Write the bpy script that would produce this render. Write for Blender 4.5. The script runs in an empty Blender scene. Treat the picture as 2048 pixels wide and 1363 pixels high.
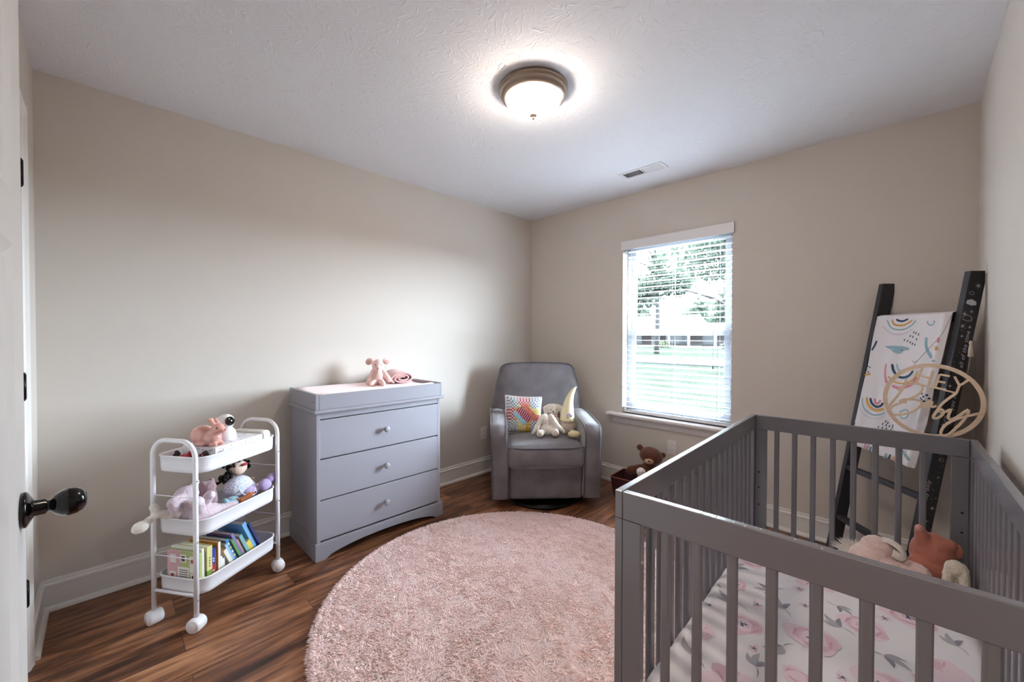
import bpy, bmesh, math, random
import numpy as np
from mathutils import Vector, Matrix, Euler, noise

# ------------------------------------------------------------------ camera, light, exposure
scene = bpy.context.scene
C = scene.collection
PI = math.pi
CAM = (2.799, -3.1139, 1.2586)
cam_data = bpy.data.cameras.new('camera')
cam_data.sensor_width = 36.0
cam_data.lens = 36.0 * 809.31 / 2048.0
cam_data.clip_start = 0.02
cam_data.clip_end = 400
cam = bpy.data.objects.new('camera', cam_data)
C.objects.link(cam)
_y, _p, _r = math.radians(44.677), math.radians(-0.773), math.radians(0.111)
fw = Vector((-math.sin(_y) * math.cos(_p), math.cos(_y) * math.cos(_p), math.sin(_p)))
rt = Vector((math.cos(_y), math.sin(_y), 0))
up = rt.cross(fw)
rt, up = rt * math.cos(_r) + up * math.sin(_r), up * math.cos(_r) - rt * math.sin(_r)
cam.matrix_world = Matrix(((rt.x, up.x, -fw.x, CAM[0]), (rt.y, up.y, -fw.y, CAM[1]), (rt.z, up.z, -fw.z, CAM[2]), (0, 0, 0, 1)))
scene.camera = cam

SKY = 9.0            # plain overcast sky
GLOW = 56.0          # bright lobe added to the unseen sky to light the left wall
world = bpy.data.worlds.new('overcast_sky')
scene.world = world
world.use_nodes = True
wn = world.node_tree
_bg = wn.nodes['Background']
_bg.inputs[1].default_value = 1.0
_tc = wn.nodes.new('ShaderNodeTexCoord')
_dt = wn.nodes.new('ShaderNodeVectorMath'); _dt.operation = 'DOT_PRODUCT'
_dt.inputs[1].default_value = Vector((0.56, 0.78, 0.27)).normalized()
wn.links.new(_tc.outputs['Generated'], _dt.inputs[0])
_mx = wn.nodes.new('ShaderNodeMath'); _mx.operation = 'MAXIMUM'; _mx.inputs[1].default_value = 0.0
wn.links.new(_dt.outputs['Value'], _mx.inputs[0])
_pw = wn.nodes.new('ShaderNodeMath'); _pw.operation = 'POWER'; _pw.inputs[1].default_value = 6.0
wn.links.new(_mx.outputs[0], _pw.inputs[0])
_ma = wn.nodes.new('ShaderNodeMath'); _ma.operation = 'MULTIPLY_ADD'; _ma.inputs[1].default_value = GLOW; _ma.inputs[2].default_value = SKY
wn.links.new(_pw.outputs[0], _ma.inputs[0])
_cs = wn.nodes.new('ShaderNodeVectorMath'); _cs.operation = 'SCALE'
_cs.inputs[0].default_value = (0.74, 0.87, 1.0)
_se = wn.nodes.new('ShaderNodeSeparateXYZ'); wn.links.new(_tc.outputs['Generated'], _se.inputs[0])
_ze = wn.nodes.new('ShaderNodeMapRange'); _ze.inputs[1].default_value = 0.25; _ze.inputs[2].default_value = 1.0; _ze.inputs[3].default_value = 0.0; _ze.inputs[4].default_value = 3.0 * SKY
wn.links.new(_se.outputs[2], _ze.inputs[0])
_su = wn.nodes.new('ShaderNodeMath'); _su.operation = 'ADD'
wn.links.new(_ma.outputs[0], _su.inputs[0]); wn.links.new(_ze.outputs[0], _su.inputs[1])
wn.links.new(_su.outputs[0], _cs.inputs['Scale'])
wn.links.new(_cs.outputs[0], _bg.inputs[0])

# portal so that the daylight through the window is sampled well
pd = bpy.data.lights.new('window_daylight_portal', 'AREA')
pd.shape = 'RECTANGLE'; pd.size = 0.92; pd.size_y = 1.52
pd.cycles.is_portal = True
po = bpy.data.objects.new('window_daylight_portal', pd)
C.objects.link(po)
po.location = (1.47, 0.16, 1.32)
po.rotation_euler = (math.radians(-90), 0, 0)

hall = bpy.data.lights.new('hallway_lamp', 'AREA')
hall.shape = 'DISK'; hall.size = 0.35; hall.energy = 10; hall.color = (1.0, 0.90, 0.80)
ho = bpy.data.objects.new('hallway_lamp', hall)
C.objects.link(ho)
ho.location = (2.6, -4.1, 2.38)

vs = scene.view_settings
vs.view_transform = 'Standard'
vs.look = 'None'
vs.exposure = 1.42
vs.gamma = 1.0
vs.use_curve_mapping = False
cy = scene.cycles
cy.max_bounces = 9
cy.diffuse_bounces = 6
cy.glossy_bounces = 3
cy.transparent_max_bounces = 10
cy.transmission_bounces = 4
cy.caustics_reflective = False
cy.caustics_refractive = False
cy.sample_clamp_indirect = 8
cy.use_denoising = True

random.seed(7)
H = 2.44; RW = 3.031; RL = 3.325

# ------------------------------------------------------------------ helpers
def srgb(r, g, b):
    f = lambda c: (c / 255 / 12.92) if c / 255 <= 0.04045 else ((c / 255 + 0.055) / 1.055) ** 2.4
    return (f(r), f(g), f(b), 1)

MATS = {}
def mat(name, col, rough=0.6, metal=0.0, bump=0.0, bscale=200.0, sheen=0.0, coat=0.0, var=0.0, vscale=6.0, emit=0.0, ecol=None, spec=0.5, sss=0.0, stretch=None, alpha=1.0):
    if name in MATS:
        return MATS[name]
    m = bpy.data.materials.new(name)
    m.use_nodes = True
    nt = m.node_tree; b = nt.nodes['Principled BSDF']
    b.inputs['Base Color'].default_value = col if len(col) == 4 else (*col, 1)
    b.inputs['Roughness'].default_value = rough
    b.inputs['Metallic'].default_value = metal
    b.inputs['Specular IOR Level'].default_value = spec
    if sheen:
        b.inputs['Sheen Weight'].default_value = sheen
        b.inputs['Sheen Roughness'].default_value = 0.4
    if coat:
        b.inputs['Coat Weight'].default_value = coat
        b.inputs['Coat Roughness'].default_value = 0.08
    if emit:
        b.inputs['Emission Color'].default_value = ecol or col
        b.inputs['Emission Strength'].default_value = emit
    if bump or var:
        tc = nt.nodes.new('ShaderNodeTexCoord')
        mp = nt.nodes.new('ShaderNodeMapping')
        nt.links.new(tc.outputs['Object'], mp.inputs[0])
        if stretch:
            mp.inputs['Scale'].default_value = stretch
    if bump:
        n = nt.nodes.new('ShaderNodeTexNoise'); n.inputs['Scale'].default_value = bscale; n.inputs['Detail'].default_value = 3
        nt.links.new(mp.outputs[0], n.inputs['Vector'])
        bp = nt.nodes.new('ShaderNodeBump'); bp.inputs['Strength'].default_value = min(1, bump); bp.inputs['Distance'].default_value = 0.004
        nt.links.new(n.outputs[0], bp.inputs['Height']); nt.links.new(bp.outputs[0], b.inputs['Normal'])
    if var:
        n2 = nt.nodes.new('ShaderNodeTexNoise'); n2.inputs['Scale'].default_value = vscale; n2.inputs['Detail'].default_value = 4
        nt.links.new(mp.outputs[0], n2.inputs['Vector'])
        mr = nt.nodes.new('ShaderNodeMapRange'); mr.inputs[1].default_value = 0.3; mr.inputs[2].default_value = 0.7
        mr.inputs[3].default_value = 1 - var; mr.inputs[4].default_value = 1 + var
        nt.links.new(n2.outputs[0], mr.inputs[0])
        vm = nt.nodes.new('ShaderNodeVectorMath'); vm.operation = 'SCALE'
        vm.inputs[0].default_value = col[:3]
        nt.links.new(mr.outputs[0], vm.inputs['Scale'])
        nt.links.new(vm.outputs[0], b.inputs['Base Color'])
    MATS[name] = m
    return m

TM = {}          # world matrix of every thing's empty
def tag(o, label=None, cat=None, group=None, kind=None):
    if label: o['label'] = label
    if cat: o['category'] = cat
    if group: o['group'] = group
    if kind: o['kind'] = kind
    return o

def thing(name, label, cat, loc=(0, 0, 0), rotz=0.0, group=None, rot=None):
    o = bpy.data.objects.new(name, None)
    C.objects.link(o)
    o.empty_display_size = 0.05
    o.location = loc
    o.rotation_euler = rot if rot else (0, 0, rotz)
    TM[o.name] = Matrix.Translation(loc) @ Euler(o.rotation_euler).to_matrix().to_4x4()
    tag(o, label, cat, group)
    return o

class MB:
    def __init__(s):
        s.v = []; s.f = []; s.mi = []; s.sm = []
    def add(s, vs_, fs_, mi=0, sm=False, M=None):
        k = len(s.v)
        for p in vs_:
            p = Vector(p)
            if M is not None: p = M @ p
            s.v.append((p.x, p.y, p.z))
        for f in fs_:
            s.f.append(tuple(i + k for i in f)); s.mi.append(mi); s.sm.append(sm)
        return s
    def box(s, a, b, mi=0, M=None):
        (x0, y0, z0), (x1, y1, z1) = a, b
        if x0 > x1: x0, x1 = x1, x0
        if y0 > y1: y0, y1 = y1, y0
        if z0 > z1: z0, z1 = z1, z0
        return s.add([(x0, y0, z0), (x1, y0, z0), (x1, y1, z0), (x0, y1, z0), (x0, y0, z1), (x1, y0, z1), (x1, y1, z1), (x0, y1, z1)],
                     [(0, 3, 2, 1), (4, 5, 6, 7), (0, 1, 5, 4), (1, 2, 6, 5), (2, 3, 7, 6), (3, 0, 4, 7)], mi, False, M)
    def prism(s, poly, z0, z1, mi=0, M=None, sm=False):
        """polygon in the XY plane, extruded along Z"""
        n = len(poly)
        a = sum(poly[i][0] * poly[(i + 1) % n][1] - poly[(i + 1) % n][0] * poly[i][1] for i in range(n))
        if a < 0: poly = poly[::-1]
        vs_ = [(x, y, z0) for x, y in poly] + [(x, y, z1) for x, y in poly]
        fs_ = [tuple(range(n - 1, -1, -1)), tuple(range(n, 2 * n))] + [(i, (i + 1) % n, n + (i + 1) % n, n + i) for i in range(n)]
        return s.add(vs_, fs_, mi, sm, M)
    def tube(s, path, r, n=10, closed=False, mi=0, M=None, caps=True, flat=1.0):
        P = [Vector(p) for p in path]; m = len(P)
        R_ = r if isinstance(r, (list, tuple)) else [r] * m
        T = []
        for i in range(m):
            a = P[(i - 1) % m] if (closed or i > 0) else P[i]
            b = P[(i + 1) % m] if (closed or i < m - 1) else P[i]
            T.append((b - a).normalized())
        ref = Vector((0, 0, 1)) if abs(T[0].z) < 0.9 else Vector((1, 0, 0))
        N = (ref - T[0] * ref.dot(T[0])).normalized()
        vs_ = []; fs_ = []
        for i in range(m):
            N = (N - T[i] * N.dot(T[i])).normalized(); B = T[i].cross(N)
            for k in range(n):
                a = 2 * PI * k / n
                vs_.append(P[i] + (N * math.cos(a) * flat + B * math.sin(a)) * R_[i])
        for i in range(m if closed else m - 1):
            j = (i + 1) % m
            for k in range(n):
                fs_.append((i * n + k, i * n + (k + 1) % n, j * n + (k + 1) % n, j * n + k))
        if caps and not closed:
            fs_.append(tuple(range(n - 1, -1, -1))); fs_.append(tuple(range((m - 1) * n, m * n)))
        return s.add(vs_, fs_, mi, True, M)
    def lathe(s, prof, n=32, mi=0, M=None):
        """profile of (radius, z) revolved around Z"""
        vs_ = []; fs_ = []; m = len(prof)
        for r, z in prof:
            for k in range(n):
                a = 2 * PI * k / n
                vs_.append((r * math.cos(a), r * math.sin(a), z))
        for i in range(m - 1):
            for k in range(n):
                fs_.append((i * n + k, i * n + (k + 1) % n, (i + 1) * n + (k + 1) % n, (i + 1) * n + k))
        if prof[0][0] > 1e-6: fs_.append(tuple(range(n - 1, -1, -1)))
        if prof[-1][0] > 1e-6: fs_.append(tuple(range((m - 1) * n, m * n)))
        return s.add(vs_, fs_, mi, True, M)
    def ell(s, c, r, rot=None, nu=16, nv=10, mi=0):
        if not isinstance(r, (list, tuple)): r = (r, r, r)
        M = Matrix.Translation(c) @ (Euler(rot).to_matrix().to_4x4() if rot else Matrix.Identity(4))
        vs_ = [(0, 0, -r[2])]; fs_ = []
        for i in range(1, nv):
            t = -PI / 2 + PI * i / nv
            for k in range(nu):
                a = 2 * PI * k / nu
                vs_.append((r[0] * math.cos(t) * math.cos(a), r[1] * math.cos(t) * math.sin(a), r[2] * math.sin(t)))
        vs_.append((0, 0, r[2])); L = len(vs_) - 1
        for k in range(nu):
            fs_.append((0, 1 + (k + 1) % nu, 1 + k))
            fs_.append((L, L - nu + k, L - nu + (k + 1) % nu))
        for i in range(nv - 2):
            for k in range(nu):
                a = 1 + i * nu + k; b = 1 + i * nu + (k + 1) % nu
                fs_.append((a, b, b + nu, a + nu))
        return s.add(vs_, fs_, mi, True, M)
    def caps(s, p0, p1, r0, r1, n=12, mi=0):
        """tapered capsule"""
        p0 = Vector(p0); p1 = Vector(p1); d = p1 - p0; L = d.length
        q = d.to_track_quat('Z', 'Y').to_matrix().to_4x4()
        pr = [(0, -r0)] + [(r0 * math.cos(t), r0 * math.sin(t)) for t in (-1.1, -0.6, 0)] + [(r1 * math.cos(t), L + r1 * math.sin(t)) for t in (0, 0.6, 1.1)] + [(0, L + r1)]
        pr[0] = (1e-5, -r0); pr[-1] = (1e-5, L + r1)
        return s.lathe(pr, n, mi, Matrix.Translation(p0) @ q)
    def grid(s, fn, nu, nv, mi=0, M=None, sm=True, mfn=None, wrap=False):
        vs_ = []; fs_ = []
        for j in range(nv + 1):
            for i in range(nu + (0 if wrap else 1)):
                vs_.append(fn(i / nu, j / nv))
        W_ = nu if wrap else nu + 1
        k = len(s.v)
        for p in vs_:
            p = Vector(p)
            if M is not None: p = M @ p
            s.v.append((p.x, p.y, p.z))
        for j in range(nv):
            for i in range(nu):
                i2 = (i + 1) % W_ if wrap else i + 1
                s.f.append((k + j * W_ + i, k + j * W_ + i2, k + (j + 1) * W_ + i2, k + (j + 1) * W_ + i))
                s.mi.append(mfn((i + .5) / nu, (j + .5) / nv) if mfn else mi); s.sm.append(sm)
        return s
    def rbox(s, c, size, r, n=8, puff=(0, 0, 0), mi=0, M=None, fn=None):
        """rounded, puffed box centred on c (a cushion)"""
        hx, hy, hz = size[0] / 2, size[1] / 2, size[2] / 2
        r = min(r, hx, hy, hz)
        for ax in range(3):
            for sg in (-1, 1):
                def F(u, v, ax=ax, sg=sg):
                    a = 2 * u - 1; b = 2 * v - 1
                    if sg < 0: a = -a
                    q = [0, 0, 0]; q[ax] = sg; q[(ax + 1) % 3] = a; q[(ax + 2) % 3] = b
                    # denser towards the edges
                    w_ = [math.sin(t * PI / 2) * 0.6 + t * 0.4 for t in q]
                    p = [w_[0] * hx, w_[1] * hy, w_[2] * hz]
                    inn = [max(-(h - r), min(h - r, t)) for t, h in zip(p, (hx, hy, hz))]
                    d = Vector([p[i] - inn[i] for i in range(3)])
                    if d.length > 1e-9: d = d.normalized() * r
                    o = [inn[i] + d[i] for i in range(3)]
                    nx, ny, nz = o[0] / hx, o[1] / hy, o[2] / hz
                    o[0] += puff[0] * nx * (1 - min(1, ny * ny)) * (1 - min(1, nz * nz))
                    o[1] += puff[1] * ny * (1 - min(1, nx * nx)) * (1 - min(1, nz * nz))
                    o[2] += puff[2] * nz * (1 - min(1, nx * nx)) * (1 - min(1, ny * ny))
                    o = (o[0] + c[0], o[1] + c[1], o[2] + c[2])
                    return fn(*o) if fn else o
                s.grid(F, 2 * n, 2 * n, mi, M)
        return s
    def puff(s, outline, D, K=7, p=2.2, mi=0, M=None, back=True, mfn=None):
        """closed outline in XY swelling to +-D in Z: pillows, ears, pads"""
        n = len(outline); cx = sum(q[0] for q in outline) / n; cy_ = sum(q[1] for q in outline) / n
        for sg in ((1, -1) if back else (1,)):
            vs_ = []; fs_ = []
            for k in range(K):
                t = 1 - (1 - math.cos(PI / 2 * k / K))
                sc = math.cos(PI / 2 * k / K)
                z = sg * D * (1 - sc ** p) ** (1 / p)
                for (x, y) in outline:
                    vs_.append((cx + (x - cx) * sc, cy_ + (y - cy_) * sc, z))
            vs_.append((cx, cy_, sg * D))
            for k in range(K - 1):
                for i in range(n):
                    q = (k * n + i, k * n + (i + 1) % n, (k + 1) * n + (i + 1) % n, (k + 1) * n + i)
                    fs_.append(q if sg > 0 else q[::-1])
            for i in range(n):
                q = ((K - 1) * n + i, (K - 1) * n + (i + 1) % n, K * n)
                fs_.append(q if sg > 0 else q[::-1])
            s.add(vs_, fs_, mi, True, M)
        return s
    def build(s, name, mats, parent=None, world=False, bev=0.0, seg=2, weld=False, mods=(), label=None, smooth=None):
        me = bpy.data.meshes.new(name)
        V = s.v
        if world and parent is not None:
            Mi = TM[parent.name].inverted()
            V = [tuple(Mi @ Vector(p)) for p in V]
        me.from_pydata(V, [], s.f)
        if not isinstance(mats, (list, tuple)): mats = [mats]
        for m in mats: me.materials.append(m)
        me.polygons.foreach_set('material_index', s.mi)
        me.polygons.foreach_set('use_smooth', s.sm if smooth is None else [smooth] * len(s.f))
        if weld:
            bm = bmesh.new(); bm.from_mesh(me)
            bmesh.ops.remove_doubles(bm, verts=bm.verts, dist=1e-5)
            bmesh.ops.recalc_face_normals(bm, faces=bm.faces)
            bm.to_mesh(me); bm.free()
        me.update()
        o = bpy.data.objects.new(name, me)
        C.objects.link(o)
        if parent is not None: o.parent = parent
        if parent is not None: TM[o.name] = TM.get(parent.name, Matrix.Identity(4))
        if bev:
            b = o.modifiers.new('bevel', 'BEVEL'); b.width = bev; b.segments = seg; b.limit_method = 'ANGLE'; b.angle_limit = math.radians(35)
            b.harden_normals = False
        for md in mods:
            if md[0] == 'remesh':
                m_ = o.modifiers.new('remesh', 'REMESH'); m_.mode = 'VOXEL'; m_.voxel_size = md[1]; m_.use_smooth_shade = True
            elif md[0] == 'smooth':
                m_ = o.modifiers.new('smooth', 'SMOOTH'); m_.iterations = md[1]; m_.factor = 0.5
            elif md[0] == 'displace':
                tx = bpy.data.textures.new('fur', 'CLOUDS'); tx.noise_scale = md[2]; tx.noise_depth = 2
                m_ = o.modifiers.new('fur', 'DISPLACE'); m_.texture = tx; m_.strength = md[1]; m_.mid_level = 0.5
            elif md[0] == 'subsurf':
                m_ = o.modifiers.new('subsurf', 'SUBSURF'); m_.levels = md[1]; m_.render_levels = md[1]
        if label: o['label'] = label
        return o

def struct(name, mb, mats, bev=0.0, parent=None, **k):
    o = mb.build(name, mats, parent, bev=bev, **k)
    if parent is None: o['kind'] = 'structure'
    return o

def dup(root, loc=None, rotz=None, label=None, group=None):
    r = root.copy(); C.objects.link(r)
    if loc is not None: r.location = loc
    if rotz is not None: r.rotation_euler = (0, 0, rotz)
    if label: r['label'] = label
    if group: r['group'] = group
    for ch in list(root.children):
        c = ch.copy(); C.objects.link(c); c.parent = r
        for g in list(ch.children):
            d = g.copy(); C.objects.link(d); d.parent = c
    return r

def arc(c, r, a0, a1, n, z=0.0, plane='xy'):
    out = []
    for i in range(n + 1):
        a = a0 + (a1 - a0) * i / n
        x, y = c[0] + r * math.cos(a), c[1] + r * math.sin(a)
        out.append((x, y, z) if plane == 'xy' else ((x, z, y) if plane == 'xz' else (z, x, y)))
    return out

def rrect(w, h, r, n=5, cx=0, cy=0):
    pts = []
    for (sx, sy, a) in ((1, 1, 0), (-1, 1, PI / 2), (-1, -1, PI), (1, -1, 1.5 * PI)):
        for i in range(n + 1):
            t = a + PI / 2 * i / n
            pts.append((cx + sx * (w / 2 - r) + r * math.cos(t), cy + sy * (h / 2 - r) + r * math.sin(t)))
    return pts

def smoothpath(pts, k=4, closed=False):
    """Catmull-Rom through the points"""
    P = [Vector(p) for p in pts]; n = len(P); out = []
    rng = range(n) if closed else range(n - 1)
    for i in rng:
        if closed: a, b, c, d = P[(i - 1) % n], P[i], P[(i + 1) % n], P[(i + 2) % n]
        else: a, b, c, d = P[max(0, i - 1)], P[i], P[i + 1], P[min(n - 1, i + 2)]
        for j in range(k):
            t = j / k
            out.append(0.5 * ((2 * b) + (c - a) * t + (2 * a - 5 * b + 4 * c - d) * t * t + (3 * b - a - 3 * c + d) * t ** 3))
    if not closed: out.append(P[-1])
    return out
# ------------------------------------------------------------------ setting materials
def wall_material():
    m = mat('wall_paint', srgb(205, 197, 189), rough=0.75, bump=0.10, bscale=260, spec=0.3)
    return m
M_WALL = wall_material()
M_TRIM = mat('trim_paint', srgb(226, 222, 218), rough=0.38, spec=0.5)
M_DOOR = mat('door_paint', srgb(224, 221, 217), rough=0.42)

def ceiling_material():
    m = bpy.data.materials.new('stomped_ceiling'); m.use_nodes = True
    nt = m.node_tree; b = nt.nodes['Principled BSDF']
    b.inputs['Base Color'].default_value = srgb(232, 233, 238); b.inputs['Roughness'].default_value = 0.85
    tc = nt.nodes.new('ShaderNodeTexCoord')
    # brush-stroke texture: voronoi cells each with its own stroke direction
    vo = nt.nodes.new('ShaderNodeTexVoronoi'); vo.inputs['Scale'].default_value = 8.5
    nz = nt.nodes.new('ShaderNodeTexNoise'); nz.inputs['Scale'].default_value = 4.0; nz.inputs['Detail'].default_value = 2
    ad = nt.nodes.new('ShaderNodeVectorMath'); ad.operation = 'MULTIPLY_ADD'
    ad.inputs[1].default_value = (0.25, 0.25, 0.25)
    nt.links.new(tc.outputs['Object'], nz.inputs['Vector'])
    nt.links.new(nz.outputs['Color'], ad.inputs[0]); nt.links.new(tc.outputs['Object'], ad.inputs[2])
    nt.links.new(ad.outputs[0], vo.inputs['Vector'])
    sp = nt.nodes.new('ShaderNodeSeparateColor'); nt.links.new(vo.outputs['Color'], sp.inputs[0])
    ml = nt.nodes.new('ShaderNodeMath'); ml.operation = 'MULTIPLY'; ml.inputs[1].default_value = 6.283
    nt.links.new(sp.outputs[0], ml.inputs[0])
    vr = nt.nodes.new('ShaderNodeVectorRotate'); vr.rotation_type = 'Z_AXIS'
    nt.links.new(ad.outputs[0], vr.inputs['Vector']); nt.links.new(ml.outputs[0], vr.inputs['Angle'])
    mp = nt.nodes.new('ShaderNodeMapping'); mp.inputs['Scale'].default_value = (85, 22, 1)
    nt.links.new(vr.outputs[0], mp.inputs[0])
    n1 = nt.nodes.new('ShaderNodeTexNoise'); n1.inputs['Scale'].default_value = 1.0; n1.inputs['Detail'].default_value = 2; n1.inputs['Distortion'].default_value = 0.6
    nt.links.new(mp.outputs[0], n1.inputs['Vector'])
    rp = nt.nodes.new('ShaderNodeValToRGB'); rp.color_ramp.elements[0].position = 0.56; rp.color_ramp.elements[1].position = 0.70
    nt.links.new(n1.outputs[0], rp.inputs[0])
    n2 = nt.nodes.new('ShaderNodeTexNoise'); n2.inputs['Scale'].default_value = 45; n2.inputs['Detail'].default_value = 3
    nt.links.new(tc.outputs['Object'], n2.inputs['Vector'])
    mx = nt.nodes.new('ShaderNodeMath'); mx.operation = 'MULTIPLY_ADD'; mx.inputs[1].default_value = 0.35
    nt.links.new(n2.outputs[0], mx.inputs[0]); nt.links.new(rp.outputs[0], mx.inputs[2])
    bp = nt.nodes.new('ShaderNodeBump'); bp.inputs['Strength'].default_value = 0.36; bp.inputs['Distance'].default_value = 0.006
    nt.links.new(mx.outputs[0], bp.inputs['Height']); nt.links.new(bp.outputs[0], b.inputs['Normal'])
    return m

def floor_material():
    m = bpy.data.materials.new('wood_plank_floor'); m.use_nodes = True
    nt = m.node_tree; b = nt.nodes['Principled BSDF']; L = nt.links.new
    tc = nt.nodes.new('ShaderNodeTexCoord')
    sx = nt.nodes.new('ShaderNodeSeparateXYZ'); L(tc.outputs['Object'], sx.inputs[0])
    cb = nt.nodes.new('ShaderNodeCombineXYZ'); L(sx.outputs[1], cb.inputs[0]); L(sx.outputs[0], cb.inputs[1])
    br = nt.nodes.new('ShaderNodeTexBrick')
    br.offset = 0.37; br.inputs['Scale'].default_value = 1.0
    br.inputs['Brick Width'].default_value = 1.22; br.inputs['Row Height'].default_value = 0.152
    br.inputs['Mortar Size'].default_value = 0.0011; br.inputs['Mortar Smooth'].default_value = 0.2
    br.inputs['Bias'].default_value = 0.0
    br.inputs['Color1'].default_value = (0, 0, 0, 1); br.inputs['Color2'].default_value = (1, 1, 1, 1); br.inputs['Mortar'].default_value = (0.5, 0.5, 0.5, 1)
    L(cb.outputs[0], br.inputs['Vector'])
    # per-plank offset of the grain
    sc = nt.nodes.new('ShaderNodeVectorMath'); sc.operation = 'SCALE'; sc.inputs['Scale'].default_value = 13.0
    L(br.outputs['Color'], sc.inputs[0])
    ad = nt.nodes.new('ShaderNodeVectorMath'); ad.operation = 'ADD'; L(sc.outputs[0], ad.inputs[0]); L(tc.outputs['Object'], ad.inputs[1])
    mp = nt.nodes.new('ShaderNodeMapping'); mp.inputs['Scale'].default_value = (34, 3.2, 1); L(ad.outputs[0], mp.inputs[0])
    n1 = nt.nodes.new('ShaderNodeTexNoise'); n1.inputs['Scale'].default_value = 1.0; n1.inputs['Detail'].default_value = 8; n1.inputs['Roughness'].default_value = 0.65; n1.inputs['Distortion'].default_value = 0.9
    L(mp.outputs[0], n1.inputs['Vector'])
    mp2 = nt.nodes.new('ShaderNodeMapping'); mp2.inputs['Scale'].default_value = (9, 1.6, 1); L(ad.outputs[0], mp2.inputs[0])
    n2 = nt.nodes.new('ShaderNodeTexNoise'); n2.inputs['Scale'].default_value = 1.0; n2.inputs['Detail'].default_value = 4; n2.inputs['Distortion'].default_value = 1.5
    L(mp2.outputs[0], n2.inputs['Vector'])
    mm = nt.nodes.new('ShaderNodeMath'); mm.operation = 'MULTIPLY_ADD'; mm.inputs[1].default_value = 0.55
    L(n1.outputs[0], mm.inputs[0])
    m3 = nt.nodes.new('ShaderNodeMath'); m3.operation = 'MULTIPLY'; m3.inputs[1].default_value = 0.45
    L(n2.outputs[0], m3.inputs[0]); L(m3.outputs[0], mm.inputs[2])
    pl = nt.nodes.new('ShaderNodeMath'); pl.operation = 'MULTIPLY_ADD'; pl.inputs[1].default_value = 0.10
    L(br.outputs['Color'], pl.inputs[0]); L(mm.outputs[0], pl.inputs[2])
    cr = nt.nodes.new('ShaderNodeValToRGB')
    e = cr.color_ramp.elements
    e[0].position = 0.36; e[0].color = srgb(46, 28, 20)
    e[1].position = 0.74; e[1].color = srgb(186, 136, 98)
    for pos, c in ((0.46, srgb(82, 50, 34)), (0.55, srgb(124, 80, 54)), (0.64, srgb(160, 110, 78))):
        q = e.new(pos); q.color = c
    L(pl.outputs[0], cr.inputs[0])
    mo = nt.nodes.new('ShaderNodeMix'); mo.data_type = 'RGBA'
    mo.inputs[7].default_value = srgb(52, 32, 22)
    L(br.outputs['Fac'], mo.inputs[0]); L(cr.outputs[0], mo.inputs[6])
    L(mo.outputs[2], b.inputs['Base Color'])
    rr = nt.nodes.new('ShaderNodeMapRange'); rr.inputs[3].default_value = 0.30; rr.inputs[4].default_value = 0.50
    L(n1.outputs[0], rr.inputs[0]); L(rr.outputs[0], b.inputs['Roughness'])
    bp = nt.nodes.new('ShaderNodeBump'); bp.inputs['Strength'].default_value = 0.25; bp.inputs['Distance'].default_value = 0.002
    L(n1.outputs[0], bp.inputs['Height']); L(bp.outputs[0], b.inputs['Normal'])
    return m

# ------------------------------------------------------------------ room shell
HY = -5.0       # end of the hallway behind the doorway
struct('floor', MB().box((-0.12, HY, -0.1), (RW + 0.12, 0.12, 0)), floor_material())
struct('ceiling', MB().box((-0.12, HY, H), (RW + 0.12, 0.12, H + 0.1)), ceiling_material())
struct('wall_left', MB().box((-0.12, -RL, 0), (0, 0.12, H)), M_WALL)
WX0, WX1, WZ0, WZ1 = 1.045, 1.895, 0.605, 2.04          # window opening
wb = MB()
wb.box((0, 0, 0), (WX0, 0.12, H)); wb.box((WX1, 0, 0), (RW + 0.12, 0.12, H))
wb.box((WX0, 0, 0), (WX1, 0.12, WZ0)); wb.box((WX0, 0, WZ1), (WX1, 0.12, H))
struct('wall_back', wb, M_WALL)
struct('wall_right', MB().box((RW, HY, 0), (RW + 0.12, 0, H)), M_WALL)
# the wall behind the open door: closet doorway (closed door) and the entry doorway the camera looks from
DX0, DX1 = 0.478, 1.24          # closet door opening
EX0, EX1 = 2.275, 2.985         # entry opening
wf = MB()
wf.box((-0.12, -RL - 0.12, 0), (DX0, -RL, H)); wf.box((DX1, -RL - 0.12, 0), (EX0, -RL, H)); wf.box((EX1, -RL - 0.12, 0), (RW, -RL, H))
wf.box((DX0, -RL - 0.12, 2.045), (DX1, -RL, H)); wf.box((EX0, -RL - 0.12, 2.06), (EX1, -RL, H))
struct('wall_front', wf, M_WALL)
wh = MB(); wh.box((1.6, HY, 0), (1.72, -RL - 0.12, H)); wh.box((1.6, HY - 0.1, 0), (RW + 0.12, HY, H))
struct('wall_hallway', wh, M_WALL)

PROF = [(0, 0), (0.031, 0), (0.031, 0.004), (0.0285, 0.012), (0.022, 0.018), (0.0145, 0.020), (0.014, 0.104), (0.0165, 0.107), (0.0165, 0.118), (0.012, 0.1205), (0.0085, 0.124), (0.0085, 0.133), (0.006, 0.139), (0, 0.139)]
def baseboard(name, a, b, nrm):
    """profile swept from a to b, away from the wall along nrm"""
    a = Vector(a); b = Vector(b); nrm = Vector(nrm)
    vs_ = [a + nrm * d + Vector((0, 0, z)) for d, z in PROF] + [b + nrm * d + Vector((0, 0, z)) for d, z in PROF]
    n = len(PROF)
    fs_ = [(i, (i + 1) % n, n + (i + 1) % n, n + i) for i in range(n)] + [tuple(range(n - 1, -1, -1)), tuple(range(n, 2 * n))]
    mb = MB(); mb.add(vs_, fs_)
    return struct(name, mb, M_TRIM, weld=True)
baseboard('baseboard_left', (0, -RL, 0), (0, 0, 0), (1, 0, 0))
baseboard('baseboard_back', (0, 0, 0), (RW, 0, 0), (0, -1, 0))
baseboard('baseboard_right', (RW, 0, 0), (RW, -RL + 0.0, 0), (-1, 0, 0))
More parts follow.
